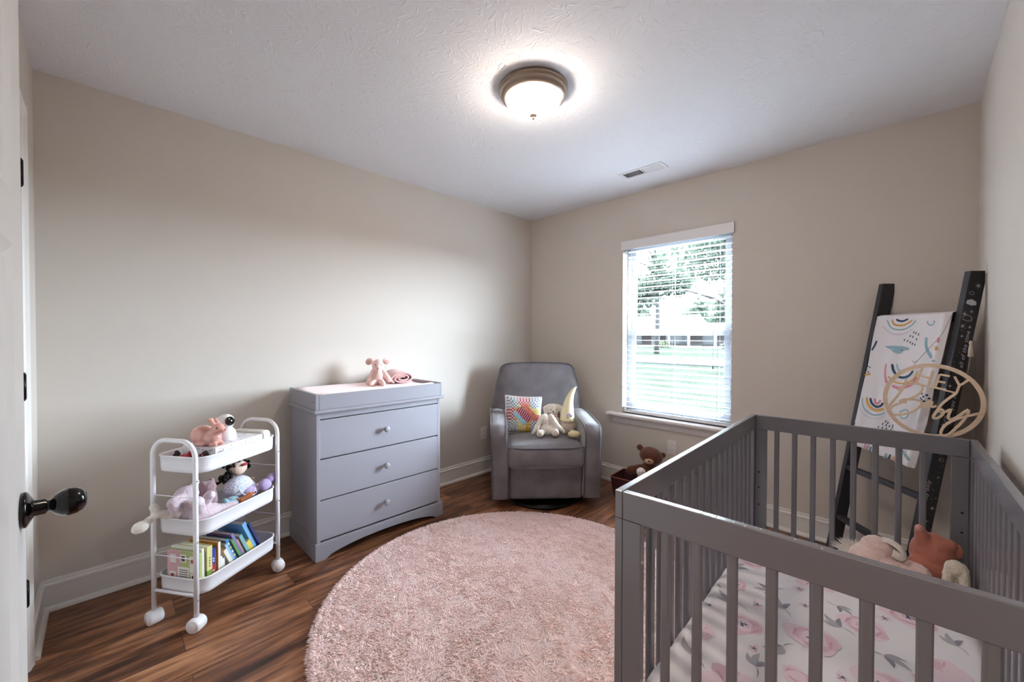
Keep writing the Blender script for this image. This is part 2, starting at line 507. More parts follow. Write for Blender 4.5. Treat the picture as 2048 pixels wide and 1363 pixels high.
baseboard('baseboard_front', (0, -RL, 0), (0.408, -RL, 0), (0, 1, 0))
baseboard('baseboard_front.001', (DX1 + 0.07, -RL, 0), (EX0 - 0.06, -RL, 0), (0, 1, 0))

# ------------------------------------------------------------------ closet door (closed), its casing, hinges
def casing(name, x0, x1, ztop, y, w=0.062, right=True, label=None):
    pr = [(0, 0), (w, 0), (w, 0.010), (w - 0.006, 0.017), (w - 0.02, 0.019), (0.022, 0.014), (0.008, 0.012), (0.003, 0.009), (0, 0.006)]
    mb = MB()
    # left leg: the thick edge outside
    def leg(xo, sgn):
        poly = [(xo - sgn * d, y + t) for d, t in pr]
        mb.prism(poly, 0, ztop + w)
    leg(x0, 1)
    if right: leg(x1, -1)
    vs0 = [(x0 - (0.0 if True else 0), y + t, ztop + d) for d, t in pr]
    xa, xb = x0 - w, (x1 + w if right else x1)
    n = len(pr)
    mb.add([(xa, y + t, ztop + d) for d, t in pr] + [(xb, y + t, ztop + d) for d, t in pr],
           [(i, (i + 1) % n, n + (i + 1) % n, n + i) for i in range(n)] + [tuple(range(n - 1, -1, -1)), tuple(range(n, 2 * n))])
    return struct(name, mb, M_TRIM, weld=True)
casing('trim_1', 0.472, 1.246, 2.05, -RL)
jm = MB(); jm.box((DX0 - 0.006, -RL - 0.12, 0), (DX0 + 0.004, -RL + 0.002, 2.05)); jm.box((DX1 - 0.004, -RL - 0.12, 0), (DX1 + 0.006, -RL + 0.002, 2.05)); jm.box((DX0, -RL - 0.12, 2.04), (DX1, -RL + 0.002, 2.05))
struct('trim_2', jm, M_TRIM)

M_BLACK = mat('oil_rubbed_bronze', srgb(22, 19, 20), rough=0.28, metal=0.6)

def panel_door(mb, x0, x1, z0, z1, yb, yf, panels):
    """slab with recessed, moulded panels on its +Y face; panels = list of (x0,x1,z0,z1)"""
    rec = 0.010; mo = 0.020
    ys = yf - rec
    mb.box((x0, yb, z0), (x1, ys - 0.002, z1))
    # stiles and rails as boxes around the panels
    xs = sorted({x0, x1} | {p[0] for p in panels} | {p[1] for p in panels})
    zs = sorted({z0, z1} | {p[2] for p in panels} | {p[3] for p in panels})
    for i in range(len(xs) - 1):
        for j in range(len(zs) - 1):
            cx, cz = (xs[i] + xs[i + 1]) / 2, (zs[j] + zs[j + 1]) / 2
            if any(p[0] < cx < p[1] and p[2] < cz < p[3] for p in panels): continue
            mb.box((xs[i], ys - 0.004, zs[j]), (xs[i + 1], yf, zs[j + 1]))
    for (a, b, c, d) in panels:
        # sloping moulding ring and raised field
        r = [((a, c), (b, c), (b, d), (a, d)), ((a + mo, c + mo), (b - mo, c + mo), (b - mo, d - mo), (a + mo, d - mo)), ((a + mo + .012, c + mo + .012), (b - mo - .012, c + mo + .012), (b - mo - .012, d - mo - .012), (a + mo + .012, d - mo - .012))]
        hs = [yf, ys, ys + 0.004]
        vs_ = [(x, h, z) for ring, h in zip(r, hs) for x, z in ring]
        fs_ = []
        for k in range(2):
            for i in range(4):
                fs_.append((k * 4 + i, (k + 1) * 4 + i, (k + 1) * 4 + (i + 1) % 4, k * 4 + (i + 1) % 4))
        fs_.append((11, 10, 9, 8))
        mb.add(vs_, fs_)

cd = MB()
panel_door(cd, DX0 + 0.006, DX1 - 0.006, 0.012, 2.036, -RL - 0.036, -RL - 0.002, [(DX0 + .12, DX1 - .12, 1.51, 1.92), (DX0 + .12, DX1 - .12, .22, 1.42)])
cdo = struct('door_2', cd, M_DOOR)
for z in (1.85, 1.067, 0.30):
    hb = MB(); hb.tube([(DX0 + 0.001, -RL + 0.005, z - 0.045), (DX0 + 0.001, -RL + 0.005, z + 0.045)], 0.0075, 10)
    hb.box((DX0 - 0.004, -RL - 0.02, z - 0.043), (DX0 + 0.010, -RL + 0.002, z + 0.043))
    hb.ell((DX0 + 0.001, -RL + 0.005, z + 0.047), 0.006, nu=8, nv=6); hb.ell((DX0 + 0.001, -RL + 0.005, z - 0.047), 0.006, nu=8, nv=6)
    hb.build('hinge', M_BLACK, cdo)

# ------------------------------------------------------------------ entry door, folded open against the wall
FX0, FX1, FY = 1.536, 2.262, -3.226
nd = MB()
panel_door(nd, FX0, FX1, 0.015, 2.03, FY - 0.035, FY, [(FX0 + .112, FX0 + .112 + .215, 1.51, 1.92), (FX1 - .112 - .215, FX1 - .112, 1.51, 1.92), (FX0 + .112, FX0 + .112 + .215, .23, 1.42), (FX1 - .112 - .215, FX1 - .112, .23, 1.42)])
ndo = struct('door_1', nd, M_DOOR)
MR = Matrix.Translation((FX0 + 0.062, FY, 0.924)) @ Matrix.Rotation(-PI / 2, 4, 'X')    # local z -> +Y of the room
kn = MB()
kn.lathe([(0.0001, 0), (0.0335, 0), (0.0335, 0.006), (0.031, 0.0085), (0.024, 0.012), (0.015, 0.0165), (0.0145, 0.031), (0.0105, 0.033), (0.0105, 0.036), (0.0135, 0.0385), (0.0195, 0.044), (0.0250, 0.053), (0.0268, 0.062), (0.0255, 0.072), (0.0205, 0.081), (0.0125, 0.0865), (0.0001, 0.088)], 36, 0, MR)
kn.build('door_knob', mat('dark_bronze_knob', srgb(20, 17, 18), rough=0.16, metal=0.7, coat=0.5), ndo, label='dark bronze egg-shaped door knob')
for z in (1.83, 1.05, 0.28):
    hb = MB(); hb.tube([(FX1 + 0.006, FY - 0.030, z - 0.045), (FX1 + 0.006, FY - 0.030, z + 0.045)], 0.007, 10); hb.build('hinge', M_BLACK, ndo)
casing('trim_3', EX0 - 0.0, EX1, 2.06, -RL - 0.14, right=True)

# ------------------------------------------------------------------ window: frame, sashes, panes, stool and apron
M_VINYL = mat('white_vinyl', srgb(150, 155, 163), rough=0.35)
fr = MB(); y0, y1 = 0.075, 0.12
fr.box((WX0, y0, WZ0), (WX0 + 0.03, y1, WZ1)); fr.box((WX1 - 0.03, y0, WZ0), (WX1, y1, WZ1))
fr.box((WX0 + 0.03, y0, WZ1 - 0.03), (WX1 - 0.03, y1, WZ1)); fr.box((WX0 + 0.03, y0, WZ0), (WX1 - 0.03, y1, WZ0 + 0.03))
wo = struct('window_1', fr, M_VINYL, bev=0.002)
def sash(z0, z1, ya, yb, nm):
    s_ = MB(); b_ = 0.042
    xa, xb = WX0 + 0.0305, WX1 - 0.0305
    s_.box((xa, ya, z0), (xa + b_, yb, z1)); s_.box((xb - b_, ya, z0), (xb, yb, z1))
    s_.box((xa + b_, ya, z0), (xb - b_, yb, z0 + b_)); s_.box((xa + b_, ya, z1 - b_), (xb - b_, yb, z1))
    so = s_.build(nm, M_VINYL, wo, bev=0.002)
    g = MB(); ym = (ya + yb) / 2; g.box((xa + b_ - .005, ym - .002, z0 + b_ - .005), (xb - b_ + .005, ym + .002, z1 - b_ + .005))
    g.build('pane', M_GLASS, so)
def glass_material():
    m = bpy.data.materials.new('window_glass'); m.use_nodes = True
    nt = m.node_tree; nt.nodes.clear()
    o = nt.nodes.new('ShaderNodeOutputMaterial'); t = nt.nodes.new('ShaderNodeBsdfTransparent'); g = nt.nodes.new('ShaderNodeBsdfGlossy')
    t.inputs[0].default_value = (0.97, 0.985, 0.98, 1); g.inputs['Roughness'].default_value = 0.02
    mx = nt.nodes.new('ShaderNodeMixShader'); mx.inputs[0].default_value = 0.05
    nt.links.new(t.outputs[0], mx.inputs[1]); nt.links.new(g.outputs[0], mx.inputs[2]); nt.links.new(mx.outputs[0], o.inputs[0])
    return m
M_GLASS = glass_material()
MIDZ = 1.262
sash(MIDZ - 0.002, WZ1 - 0.0305, 0.098, 0.118, 'upper_sash')
sash(WZ0 + 0.0305, MIDZ + 0.040, 0.077, 0.097, 'lower_sash')
# the stool (sill board) and apron below it
st = MB()
st.box((WX0, -0.005, WZ0 - 0.022), (WX1, 0.078, WZ0)); st.box((0.925, -0.075, WZ0 - 0.022), (2.015, 0.0, WZ0))
struct('trim_4', st, M_TRIM, bev=0.006, seg=3)
ap = MB()
prf = [(0, 0), (0.012, 0), (0.014, 0.008), (0.014, 0.035), (0.020, 0.042), (0.030, 0.052), (0.036, 0.066), (0, 0.066)]
n = len(prf); xa, xb = 0.955, 1.985
ap.add([(xa + (0.036 - d) * 0.4, -d, WZ0 - 0.088 + z) for d, z in prf] + [(xb - (0.036 - d) * 0.4, -d, WZ0 - 0.088 + z) for d, z in prf],
       [(i, (i + 1) % n, n + (i + 1) % n, n + i) for i in range(n)] + [tuple(range(n - 1, -1, -1)), tuple(range(n, 2 * n))])
struct('trim_5', ap, M_TRIM, weld=True)

# ------------------------------------------------------------------ horizontal blind, lowered with its slats open
M_BLIND = mat('faux_wood_slat', srgb(226, 224, 226), rough=0.4)
bl = thing('window_blind', 'white horizontal blind with open slats hanging in the window', 'blind', (1.47, 0.03, WZ0))
v_ = MB(); v_.box((1.034, -0.014, 1.982), (1.908, -0.002, 2.056)); v_.box((1.034, -0.002, 1.982), (1.044, 0.0, 2.056)); v_.box((1.034, -0.016, 2.050), (1.908, -0.002, 2.056))
v_.build('valance', M_BLIND, bl, world=True, bev=0.002)
v_ = MB(); v_.box((1.05, 0.004, 1.99), (1.89, 0.056, 2.036)); v_.build('head_rail', M_BLIND, bl, world=True, bev=0.002)
nsl = 31; zb, zt = 0.655, 1.965
slat_me = None
for i in range(nsl):
    z = zb + (zt - zb) * i / (nsl - 1)
    if slat_me is None:
        s_ = MB()
        K = 8
        for k in range(K):
            a0, a1 = -1 + 2 * k / K, -1 + 2 * (k + 1) / K
            f = lambda a: 0.0018 * (1 - a * a)
            s_.add([(-0.415, a0 * 0.0245, f(a0)), (0.415, a0 * 0.0245, f(a0)), (0.415, a1 * 0.0245, f(a1)), (-0.415, a1 * 0.0245, f(a1)),
                    (-0.415, a0 * 0.0245, f(a0) - 0.0026), (0.415, a0 * 0.0245, f(a0) - 0.0026), (0.415, a1 * 0.0245, f(a1) - 0.0026), (-0.415, a1 * 0.0245, f(a1) - 0.0026)],
                   [(0, 1, 2, 3), (7, 6, 5, 4), (0, 3, 7, 4), (1, 5, 6, 2)] + ([(0, 4, 5, 1)] if k == 0 else []) + ([(3, 2, 6, 7)] if k == K - 1 else []))
        first = s_.build('slat', M_BLIND, bl, weld=True)
        slat_me = first.data; so = first
    else:
        so = first.copy(); C.objects.link(so); so.parent = bl
    so.location = (0, 0, z - WZ0)
    so.rotation_euler = (math.radians(-3), 0, 0)
v_ = MB(); v_.box((1.055, 0.006, WZ0 + 0.006), (1.885, 0.054, WZ0 + 0.026)); v_.build('bottom_rail', M_BLIND, bl, world=True, bev=0.004)
M_CORD = mat('blind_cord', srgb(215, 216, 220), rough=0.7)
for x in (1.135, 1.47, 1.80):
    c_ = MB()
    for yy in (0.003, 0.057):
        c_.tube([(x, yy, WZ0 + 0.02), (x, yy, 1.99)], 0.0011, 6)
    c_.build('ladder_cord', M_CORD, bl, world=True)
c_ = MB(); c_.tube([(1.775, -0.004, 1.985), (1.776, -0.006, 1.5), (1.774, -0.006, 1.03)], 0.0012, 6); c_.build('pull_cord', M_CORD, bl, world=True)
M_TAS = mat('grey_tassel', srgb(96, 98, 104), rough=0.6)
for z in (1.80, 1.02):
    c_ = MB(); c_.lathe([(0.0001, 0), (0.0055, 0), (0.0048, 0.012), (0.0025, 0.024), (0.0001, 0.027)], 12, 0, Matrix.Translation((1.775 + (0.002 if z > 1.5 else 0), -0.006, z)))
    c_.build('tassel', M_TAS, bl, world=True, label='grey cord tassel')
c_ = MB(); c_.tube([(1.092, -0.004, 1.985), (1.094, -0.007, 1.17)], 0.0035, 6); c_.build('tilt_wand', mat('clear_wand', srgb(150, 150, 158), rough=0.3), bl, world=True, label='grey tilt wand')

# ------------------------------------------------------------------ outlets
M_PLATE = mat('outlet_plastic', srgb(222, 216, 214), rough=0.4)
M_SLOT = mat('outlet_slot', srgb(70, 66, 66), rough=0.6)
def outlet(M, label):
    t = thing('wall_outlet', label, 'outlet', tuple(M.translation), group=None)
    p_ = MB(); p_.box((-0.035, -0.006, -0.057), (0.035, 0, 0.057), M=M); p_.build('cover_plate', M_PLATE, t, world=True, bev=0.003)
    for dz in (-0.02, 0.02):
        r_ = MB(); r_.prism(rrect(0.033, 0.028, 0.010), 0, 0.002, M=M @ Matrix.Translation((0, -0.0062, dz)) @ Matrix.Rotation(PI / 2, 4, 'X')); so = r_.build('socket', M_PLATE, t, world=True)
        h_ = MB()
        for dx in (-0.006, 0.006): h_.box((dx - 0.001, -0.0088, dz - 0.002), (dx + 0.001, -0.0080, dz + 0.007), M=M)
        h_.ell((0, 0, 0), (0.002, 0.001, 0.002), nu=8, nv=6) if False else None
        h_.build('slot', M_SLOT, so, world=True)
    return t
outlet(Matrix.Translation((0.0, -0.654, 0.362)) @ Matrix.Rotation(PI / 2, 4, 'Z'), 'white wall outlet on the left wall between dresser and armchair')
outlet(Matrix.Translation((1.477, 0.0, 0.388)), 'white wall outlet under the window, behind the teddy bear')

# ------------------------------------------------------------------ ceiling lamp
LX, LY = 1.497, -1.655
lamp = thing('ceiling_light', 'round flush ceiling lamp with brushed metal rim and glowing glass bowl', 'ceiling lamp', (LX, LY, H))
M_NICK = mat('brushed_nickel', srgb(150, 135, 122), rough=0.34, metal=0.85)
b_ = MB(); b_.lathe([(0.0001, 0), (0.160, 0), (0.165, -0.006), (0.165, -0.016), (0.160, -0.022), (0.157, -0.026), (0.158, -0.034), (0.152, -0.044), (0.140, -0.052), (0.134, -0.054), (0.130, -0.050), (0.128, -0.03), (0.0001, -0.03)], 56)
b_.build('metal_rim', M_NICK, lamp)
M_BOWL = mat('lit_glass_bowl', (1.0, 0.93, 0.82, 1), rough=0.3, emit=24.0, ecol=(1.0, 0.86, 0.72, 1))
g_ = MB(); g_.lathe([(0.130, -0.046), (0.131, -0.056), (0.126, -0.072), (0.114, -0.088), (0.092, -0.104), (0.062, -0.117), (0.030, -0.124), (0.0001, -0.126)], 56)
g_.build('glass_bowl', M_BOWL, lamp)
f_ = MB(); f_.lathe([(0.0001, -0.124), (0.017, -0.124), (0.019, -0.128), (0.015, -0.133), (0.007, -0.138), (0.0085, -0.142), (0.006, -0.148), (0.0001, -0.151)], 24)
f_.build('finial', M_NICK, lamp)

# ------------------------------------------------------------------ ceiling vent
vt = thing('ceiling_vent', 'white ceiling air vent near the window wall', 'vent', (1.415, -0.385, H))
f_ = MB(); x0, x1, ya, yb = -0.162, 0.162, -0.062, 0.062
f_.box((x0, ya, -0.006), (x1, ya + 0.02, 0)); f_.box((x0, yb - 0.02, -0.006), (x1, yb, 0)); f_.box((x0, ya + .02, -0.006), (x0 + 0.02, yb - .02, 0)); f_.box((x1 - 0.02, ya + .02, -0.006), (x1, yb - .02, 0))
f_.box((-0.006, ya + .02, -0.006), (0.006, yb - .02, 0))
f_.build('vent_frame', M_BLIND, vt, bev=0.002)
f_ = MB(); f_.box((x0 + 0.01, ya + 0.01, -0.0012), (x1 - 0.01, yb - 0.01, -0.0004)); f_.build('duct_opening', mat('dark_duct', srgb(40, 40, 44), rough=0.8), vt, label='dark opening behind the vanes')
for k in range(22):
    t = k / 21
    x = x0 + 0.026 + t * (x1 - x0 - 0.052)
    if abs(x) < 0.01: continue
    sgn = -1 if x < 0 else 1
    ms = MB(); ms.box((-0.0008, ya + 0.018, -0.0055), (0.0008, yb - 0.018, 0.0055))
    o = ms.build('vane', M_BLIND, vt); o.location = (x, 0, -0.005); o.rotation_euler = (0, sgn * math.radians(55), 0)
# ------------------------------------------------------------------ outdoors, seen through the blind
GZ = -0.45
M_LAWN = mat('lawn', (0.0158, 0.0184, 0.0140, 1), rough=1.0, var=0.25, vscale=0.8, spec=0.0)
g_ = MB(); g_.box((-160, 0.12, GZ - 0.2), (160, 220, GZ)); 
lw = tag(g_.build('lawn', M_LAWN), 'pale green lawn outside between the house and the street', 'grass', kind='stuff')
g_ = MB(); g_.box((-160, 21.0, GZ), (160, 27.2, GZ + 0.02)); struct('street', g_, mat('asphalt', (0.05, 0.05, 0.052, 1), rough=0.9))
g_ = MB(); g_.box((-160, 20.55, GZ), (160, 21.0, GZ + 0.08)); struct('kerb', g_, mat('kerb_concrete', (0.012, 0.013, 0.014, 1), rough=0.9))

hs = thing('neighbour_house', 'low brick house with white porch posts across the street', 'house', (-24, 55, GZ))
M_BRICK = mat('pale_brick', (0.020, 0.015, 0.015, 1), rough=0.9)
M_ROOFW = mat('pale_metal_roof', (0.10, 0.105, 0.11, 1), rough=0.5)
M_WHT = mat('white_post_paint', (0.07, 0.07, 0.07, 1), rough=0.6)
M_DKG = mat('dark_porch_glass', (0.006, 0.009, 0.013, 1), rough=0.3)  # one even near-black colour for the house panes
h_ = MB(); h_.box((-42, 57.5, GZ), (-9, 66, GZ + 2.6)); h_.build('wall', M_BRICK, hs, world=True)
h_ = MB(); h_.prism([(54.2, 2.55), (54.2, 2.75), (61.5, 5.0), (68, 2.75), (68, 2.55)], -43.5, -20.5, M=Matrix(((0, 0, 1, 0), (1, 0, 0, 0), (0, 1, 0, GZ), (0, 0, 0, 1))))
h_.build('roof', M_ROOFW, hs, world=True, weld=True)
h_ = MB(); h_.prism([(55.5, 2.3), (55.5, 2.5), (61.5, 3.6), (67, 2.5), (67, 2.3)], -20.5, -8.0, M=Matrix(((0, 0, 1, 0), (1, 0, 0, 0), (0, 1, 0, GZ), (0, 0, 0, 1))))
h_.build('roof', mat('grey_shingle', (0.012, 0.013, 0.012, 1), rough=0.9), hs, world=True, weld=True, label='lower grey roof section')
h_ = MB(); h_.box((-42, 54.5, GZ), (-9, 57.5, GZ + 0.15)); h_.build('porch_slab', M_WHT, hs, world=True)
for x in (-38.5, -33.2, -27.5, -22.3, -19.5, -16.0, -12.5, -9.5):
    h_ = MB(); h_.box((x - 0.14, 54.6, GZ + 0.15), (x + 0.14, 54.9, GZ + 2.56)); h_.build('porch_post', M_WHT, hs, world=True)
for x0, x1 in ((-29.5, -27.9), (-24.0, -20.5), (-18.6, -16.6)):
    h_ = MB(); h_.box((x0, 57.40, GZ + 0.5), (x1, 57.52, GZ + 2.2)); h_.build('window', M_DKG, hs, world=True)
h_ = MB(); h_.box((-26.3, 57.38, GZ + 0.15), (-24.9, 57.52, GZ + 2.3)); d_ = h_.build('door', M_WHT, hs, world=True)
h_ = MB()
for z in (0.9, 1.5): h_.box((-26.0, 57.33, GZ + z), (-25.2, 57.39, GZ + z + 0.45))
h_.build('door_pane', M_DKG, d_, world=True)
h_ = MB(); h_.box((-34.5, 53.0, GZ), (-31.0, 53.9, GZ + 0.8)); h_.box((-34.0, 53.05, GZ + .8), (-32.0, 53.8, GZ + 1.3))
for x in (-34, -31.6): h_.tube([(x, 52.95, GZ + 0.3), (x, 53.95, GZ + 0.3)], 0.3, 12)
tag(h_.build('parked_car', mat('violet_car_paint', (0.015, 0.015, 0.03, 1), rough=0.3)), 'small dark car parked before the brick house', 'car')

M_BARK = mat('bark', (0.014, 0.013, 0.013, 1), rough=0.9)
M_LEAF0 = mat('tree_leaves', (0.030, 0.038, 0.031, 1), rough=0.8, spec=0.2)
def leafmat():
    m = bpy.data.materials.new('tree_leaves_translucent'); m.use_nodes = True; nt = m.node_tree
    d = nt.nodes['Principled BSDF']; d.inputs['Base Color'].default_value = (0.040, 0.052, 0.040, 1); d.inputs['Roughness'].default_value = .9; d.inputs['Specular IOR Level'].default_value = .1
    t = nt.nodes.new('ShaderNodeBsdfTranslucent'); t.inputs[0].default_value = (0.040, 0.055, 0.038, 1)
    x = nt.nodes.new('ShaderNodeMixShader'); x.inputs[0].default_value = .5
    nt.links.new(d.outputs[0], x.inputs[1]); nt.links.new(t.outputs[0], x.inputs[2]); nt.links.new(x.outputs[0], nt.nodes['Material Output'].inputs[0])
    return m
M_LEAF = leafmat()
M_LEAF2 = mat('light_leaves', (0.055, 0.085, 0.030, 1), rough=0.8, spec=0.2)
def leafcloud(rng, blobs, n, size):
    """many small leaf sprays scattered in the given ellipsoids"""
    tot = sum(b[3] * b[4] * b[5] for b in blobs)
    mb = MB()
    for (x, y, z, a, b, c) in blobs:
        k = max(6, int(n * a * b * c / tot))
        for _ in range(k):
            d = Vector((rng.gauss(0, 1), rng.gauss(0, 1), rng.gauss(0, 1))).normalized() * (rng.random() ** 0.45)
            p = Vector((x + d.x * a, y + d.y * b, z + d.z * c))
            s_ = size * rng.uniform(0.5, 1.4)
            q = Euler((rng.uniform(0, 6.3), rng.uniform(0, 6.3), rng.uniform(0, 6.3))).to_matrix()
            pts = [q @ Vector(t) * s_ + p for t in ((-1, 0, 0), (-.3, .5, .1), (.6, .45, 0), (1, 0, -.1), (.5, -.5, 0), (-.4, -.45, .1))]
            mb.add(pts, [(0, 1, 2, 3, 4, 5)])
    return mb
def tree(name, label, x, y, h, r, n=900, size=0.35, mleaf=None, trunk=0.28, low=0.35, seed=1):
    rng = random.Random(seed)
    t = thing(name, label, 'tree', (x, y, GZ))
    k = MB(); k.tube([(0, 0, 0), (0.1, 0, h * .3), (-.1, 0.1, h * .6), (0, 0, h * .9)], [trunk, trunk * .8, trunk * .5, trunk * .15], 8)
    for i in range(5):
        a = rng.uniform(0, 6.3); z = h * rng.uniform(low, .7)
        k.tube([(0, 0, z), (math.cos(a) * r * .35, math.sin(a) * r * .35, z + h * .08), (math.cos(a) * r * .7, math.sin(a) * r * .7, z + h * .12)], [trunk * .4, trunk * .25, trunk * .1], 6)
    k.build('trunk', M_BARK, t)
    bl_ = []
    for i in range(9):
        a = rng.uniform(0, 6.3); q = rng.uniform(0, .65) * r; z = h * rng.uniform(low + .1, .88)
        s_ = r * rng.uniform(.35, .6) * (1.15 - z / h * .5)
        bl_.append((math.cos(a) * q, math.sin(a) * q, z, s_, s_, s_ * .8))
    leafcloud(rng, bl_, n, size).build('crown', mleaf or M_LEAF, t)
    return t
tree('tree', 'tall leafy tree outside at the right of the window view', -2.9, 18.6, 10.5, 4.2, 7000, 0.12, seed=3, low=.22)
tree('tree', 'slim tree outside left of the tall leafy one', -14.5, 34, 12.5, 3.4, 2200, 0.22, seed=5, low=.3)
k_ = 0
for x, y, h, r in ((-54, 78, 9.5, 3.6), (-45, 84, 11, 4.0), (-37, 76, 8.5, 3.3), (-29, 84, 11, 4.2), (-21, 76, 12.5, 4.2), (-12.5, 82, 15, 4.6), (-3.5, 76, 15, 4.6), (6, 80, 14, 4.6)):
    k_ += 1
    tree('tree', ['far tree at the left end of the row behind the brick house', 'second tree from the left in the row behind the brick house', 'low far tree behind the left part of the pale roof', 'far tree behind the middle of the pale roof', 'tall far tree behind the right end of the pale roof', 'tallest far tree over the lower grey roof', 'broad far tree right of the brick house', 'far tree at the right end of the row behind the house'][k_ - 1], x, y, h, r, 1500, 0.38, seed=20 + k_, low=.15)['group'] = 'trees behind the neighbour house'
p_ = MB(); p_.tube([(-15.2, 28.8, GZ), (-15.2, 28.8, 9.0)], [0.17, 0.12], 10); p_.box((-16.3, 28.7, 8.1), (-14.1, 28.85, 8.25))
tag(p_.build('utility_pole', mat('weathered_pole', (0.016, 0.016, 0.016, 1), rough=0.9)), 'tall grey utility pole beside the street', 'pole')
rng = random.Random(9)
for i, (x, lab) in enumerate(((-22.6, 'round light green bush at the porch left of the right window'), (-14.0, 'round light green bush at the right part of the porch'))):
    tag(leafcloud(rng, [(0, 0, 0.45, 1.0, 0.6, 0.55)], 160, 0.16).build('bush', mat('bush_leaves', (0.025, 0.035, 0.010, 1), rough=0.8)), lab, 'bush').location = (x, 53.6, GZ)
# ------------------------------------------------------------------ dresser with changing topper
M_GREY = mat('grey_painted_wood', srgb(150, 149, 158), rough=0.38, bump=0.03, bscale=90, spec=0.5)
M_GREYD = mat('grey_drawer_gap', srgb(58, 56, 62), rough=0.8)
dr = thing('dresser', 'grey painted three-drawer dresser against the left wall', 'dresser', (0.25, -1.878, 0))
DY0, DY1, DXF = -2.289, -1.466, 0.466
m = MB(); m.box((0.034, DY0, 0.06), (DXF - 0.001, DY0 + 0.02, 0.822)); m.box((0.034, DY1 - 0.02, 0.06), (DXF - 0.001, DY1, 0.822))
m.box((0.036, DY0 + 0.019, 0.10), (DXF - 0.045, DY1 - 0.019, 0.82))
m.box((DXF - 0.04, DY0 + 0.012, 0.790), (DXF - 0.003, DY1 - 0.012, 0.822))
m.build('body', M_GREY, dr, world=True, bev=0.0015)
m = MB(); m.box((DXF - 0.035, DY0 + 0.006, 0.10), (DXF - 0.024, DY1 - 0.006, 0.80)); m.build('drawer_recess', M_GREYD, dr, world=True)
m = MB()
K = 24; yb0, yb1 = -2.300, -1.447; fx = 0.473
# front plinth with an arched lower edge
pts = [(yb0, 0.099), (yb0, 0)] + [(yb0 + 0.055 + (yb1 - yb0 - 0.11) * i / K, 0.052 * (1 - (2 * i / K - 1) ** 2) ** 0.55) for i in range(K + 1)] + [(yb1, 0), (yb1, 0.099)]
m.prism(pts, fx - 0.02, fx, M=Matrix(((0, 0, 1, 0), (1, 0, 0, 0), (0, 1, 0, 0), (0, 0, 0, 1))))
for ya, yb_ in ((yb0, yb0 + 0.02), (yb1 - 0.02, yb1)):
    m.box((0.034, ya, 0), (fx - 0.02, yb_, 0.099))
m.build('plinth', M_GREY, dr, world=True, bev=0.0025)
m = MB(); m.box((0.034, -2.303, 0.822), (0.480, -1.441, 0.842)); m.build('top', M_GREY, dr, world=True, bev=0.005, seg=3)
for z0, z1 in ((0.568, 0.784), (0.337, 0.561), (0.108, 0.330)):
    m = MB(); m.box((DXF - 0.022, -2.272, z0), (DXF - 0.002, -1.483, z1)); d_ = m.build('drawer', M_GREY, dr, world=True, bev=0.0025)
    m = MB(); m.lathe([(0.0001, 0), (0.010, 0), (0.0065, 0.006), (0.0065, 0.012), (0.015, 0.017), (0.019, 0.023), (0.018, 0.028), (0.010, 0.0315), (0.0001, 0.032)], 24, 0, Matrix.Translation((DXF - 0.002, -1.877, (z0 + z1) / 2)) @ Matrix.Rotation(PI / 2, 4, 'Y'))
    m.build('knob', M_GREY, d_, world=True)
tr = thing('changing_tray', 'grey wooden changing tray standing on top of the dresser', 'changing tray', (0.25, -1.878, 0.842))
m = MB(); ty0, ty1 = -2.296, -1.452
m.box((0.455, ty0 + 0.018, 0.842), (0.472, ty1 - 0.018, 0.927)); m.build('front_board', M_GREY, tr, world=True, bev=0.003)
m = MB(); m.box((0.034, ty0 + 0.018, 0.842), (0.05, ty1 - 0.018, 0.927)); m.build('back_board', M_GREY, tr, world=True, bev=0.003)
for y in (ty0, ty1 - 0.018):
    m = MB(); m.box((0.034, y, 0.842), (0.472, y + 0.018, 0.932)); e_ = m.build('end_board', M_GREY, tr, world=True, bev=0.003)
    if y == ty0:
        m = MB(); m.lathe([(0.0001, 0), (0.004, 0), (0.004, 0.001), (0.0001, 0.0012)], 12, 0, Matrix.Translation((0.447, y - 0.0002, 0.887)) @ Matrix.Rotation(PI / 2, 4, 'X')); m.build('bolt_cap', M_GREYD, e_, world=True)
M_PINKPAD = mat('pink_pad_cover', srgb(244, 222, 221), rough=0.85, sheen=0.3, bump=0.15, bscale=300)
pd_ = thing('changing_pad', 'pale pink changing pad lying in the grey tray', 'changing pad', (0.25, -1.878, 0.842))
def padf(x, y, z):
    if z > 0.885:
        t = min(1.0, abs((x - 0.252) / 0.19)); z += 0.022 * t ** 2 - 0.010
        e = 1 - min(1, abs((x - 0.252) / 0.19))
        z += 0.0022 * math.sin(y * 90) * max(0, t - .55)
    return (x, y, z)
m = MB(); m.rbox((0.2525, -1.874, 0.8845), (0.384, 0.795, 0.080), 0.028, 14, fn=padf); m.build('cover', M_PINKPAD, pd_, world=True, weld=True)

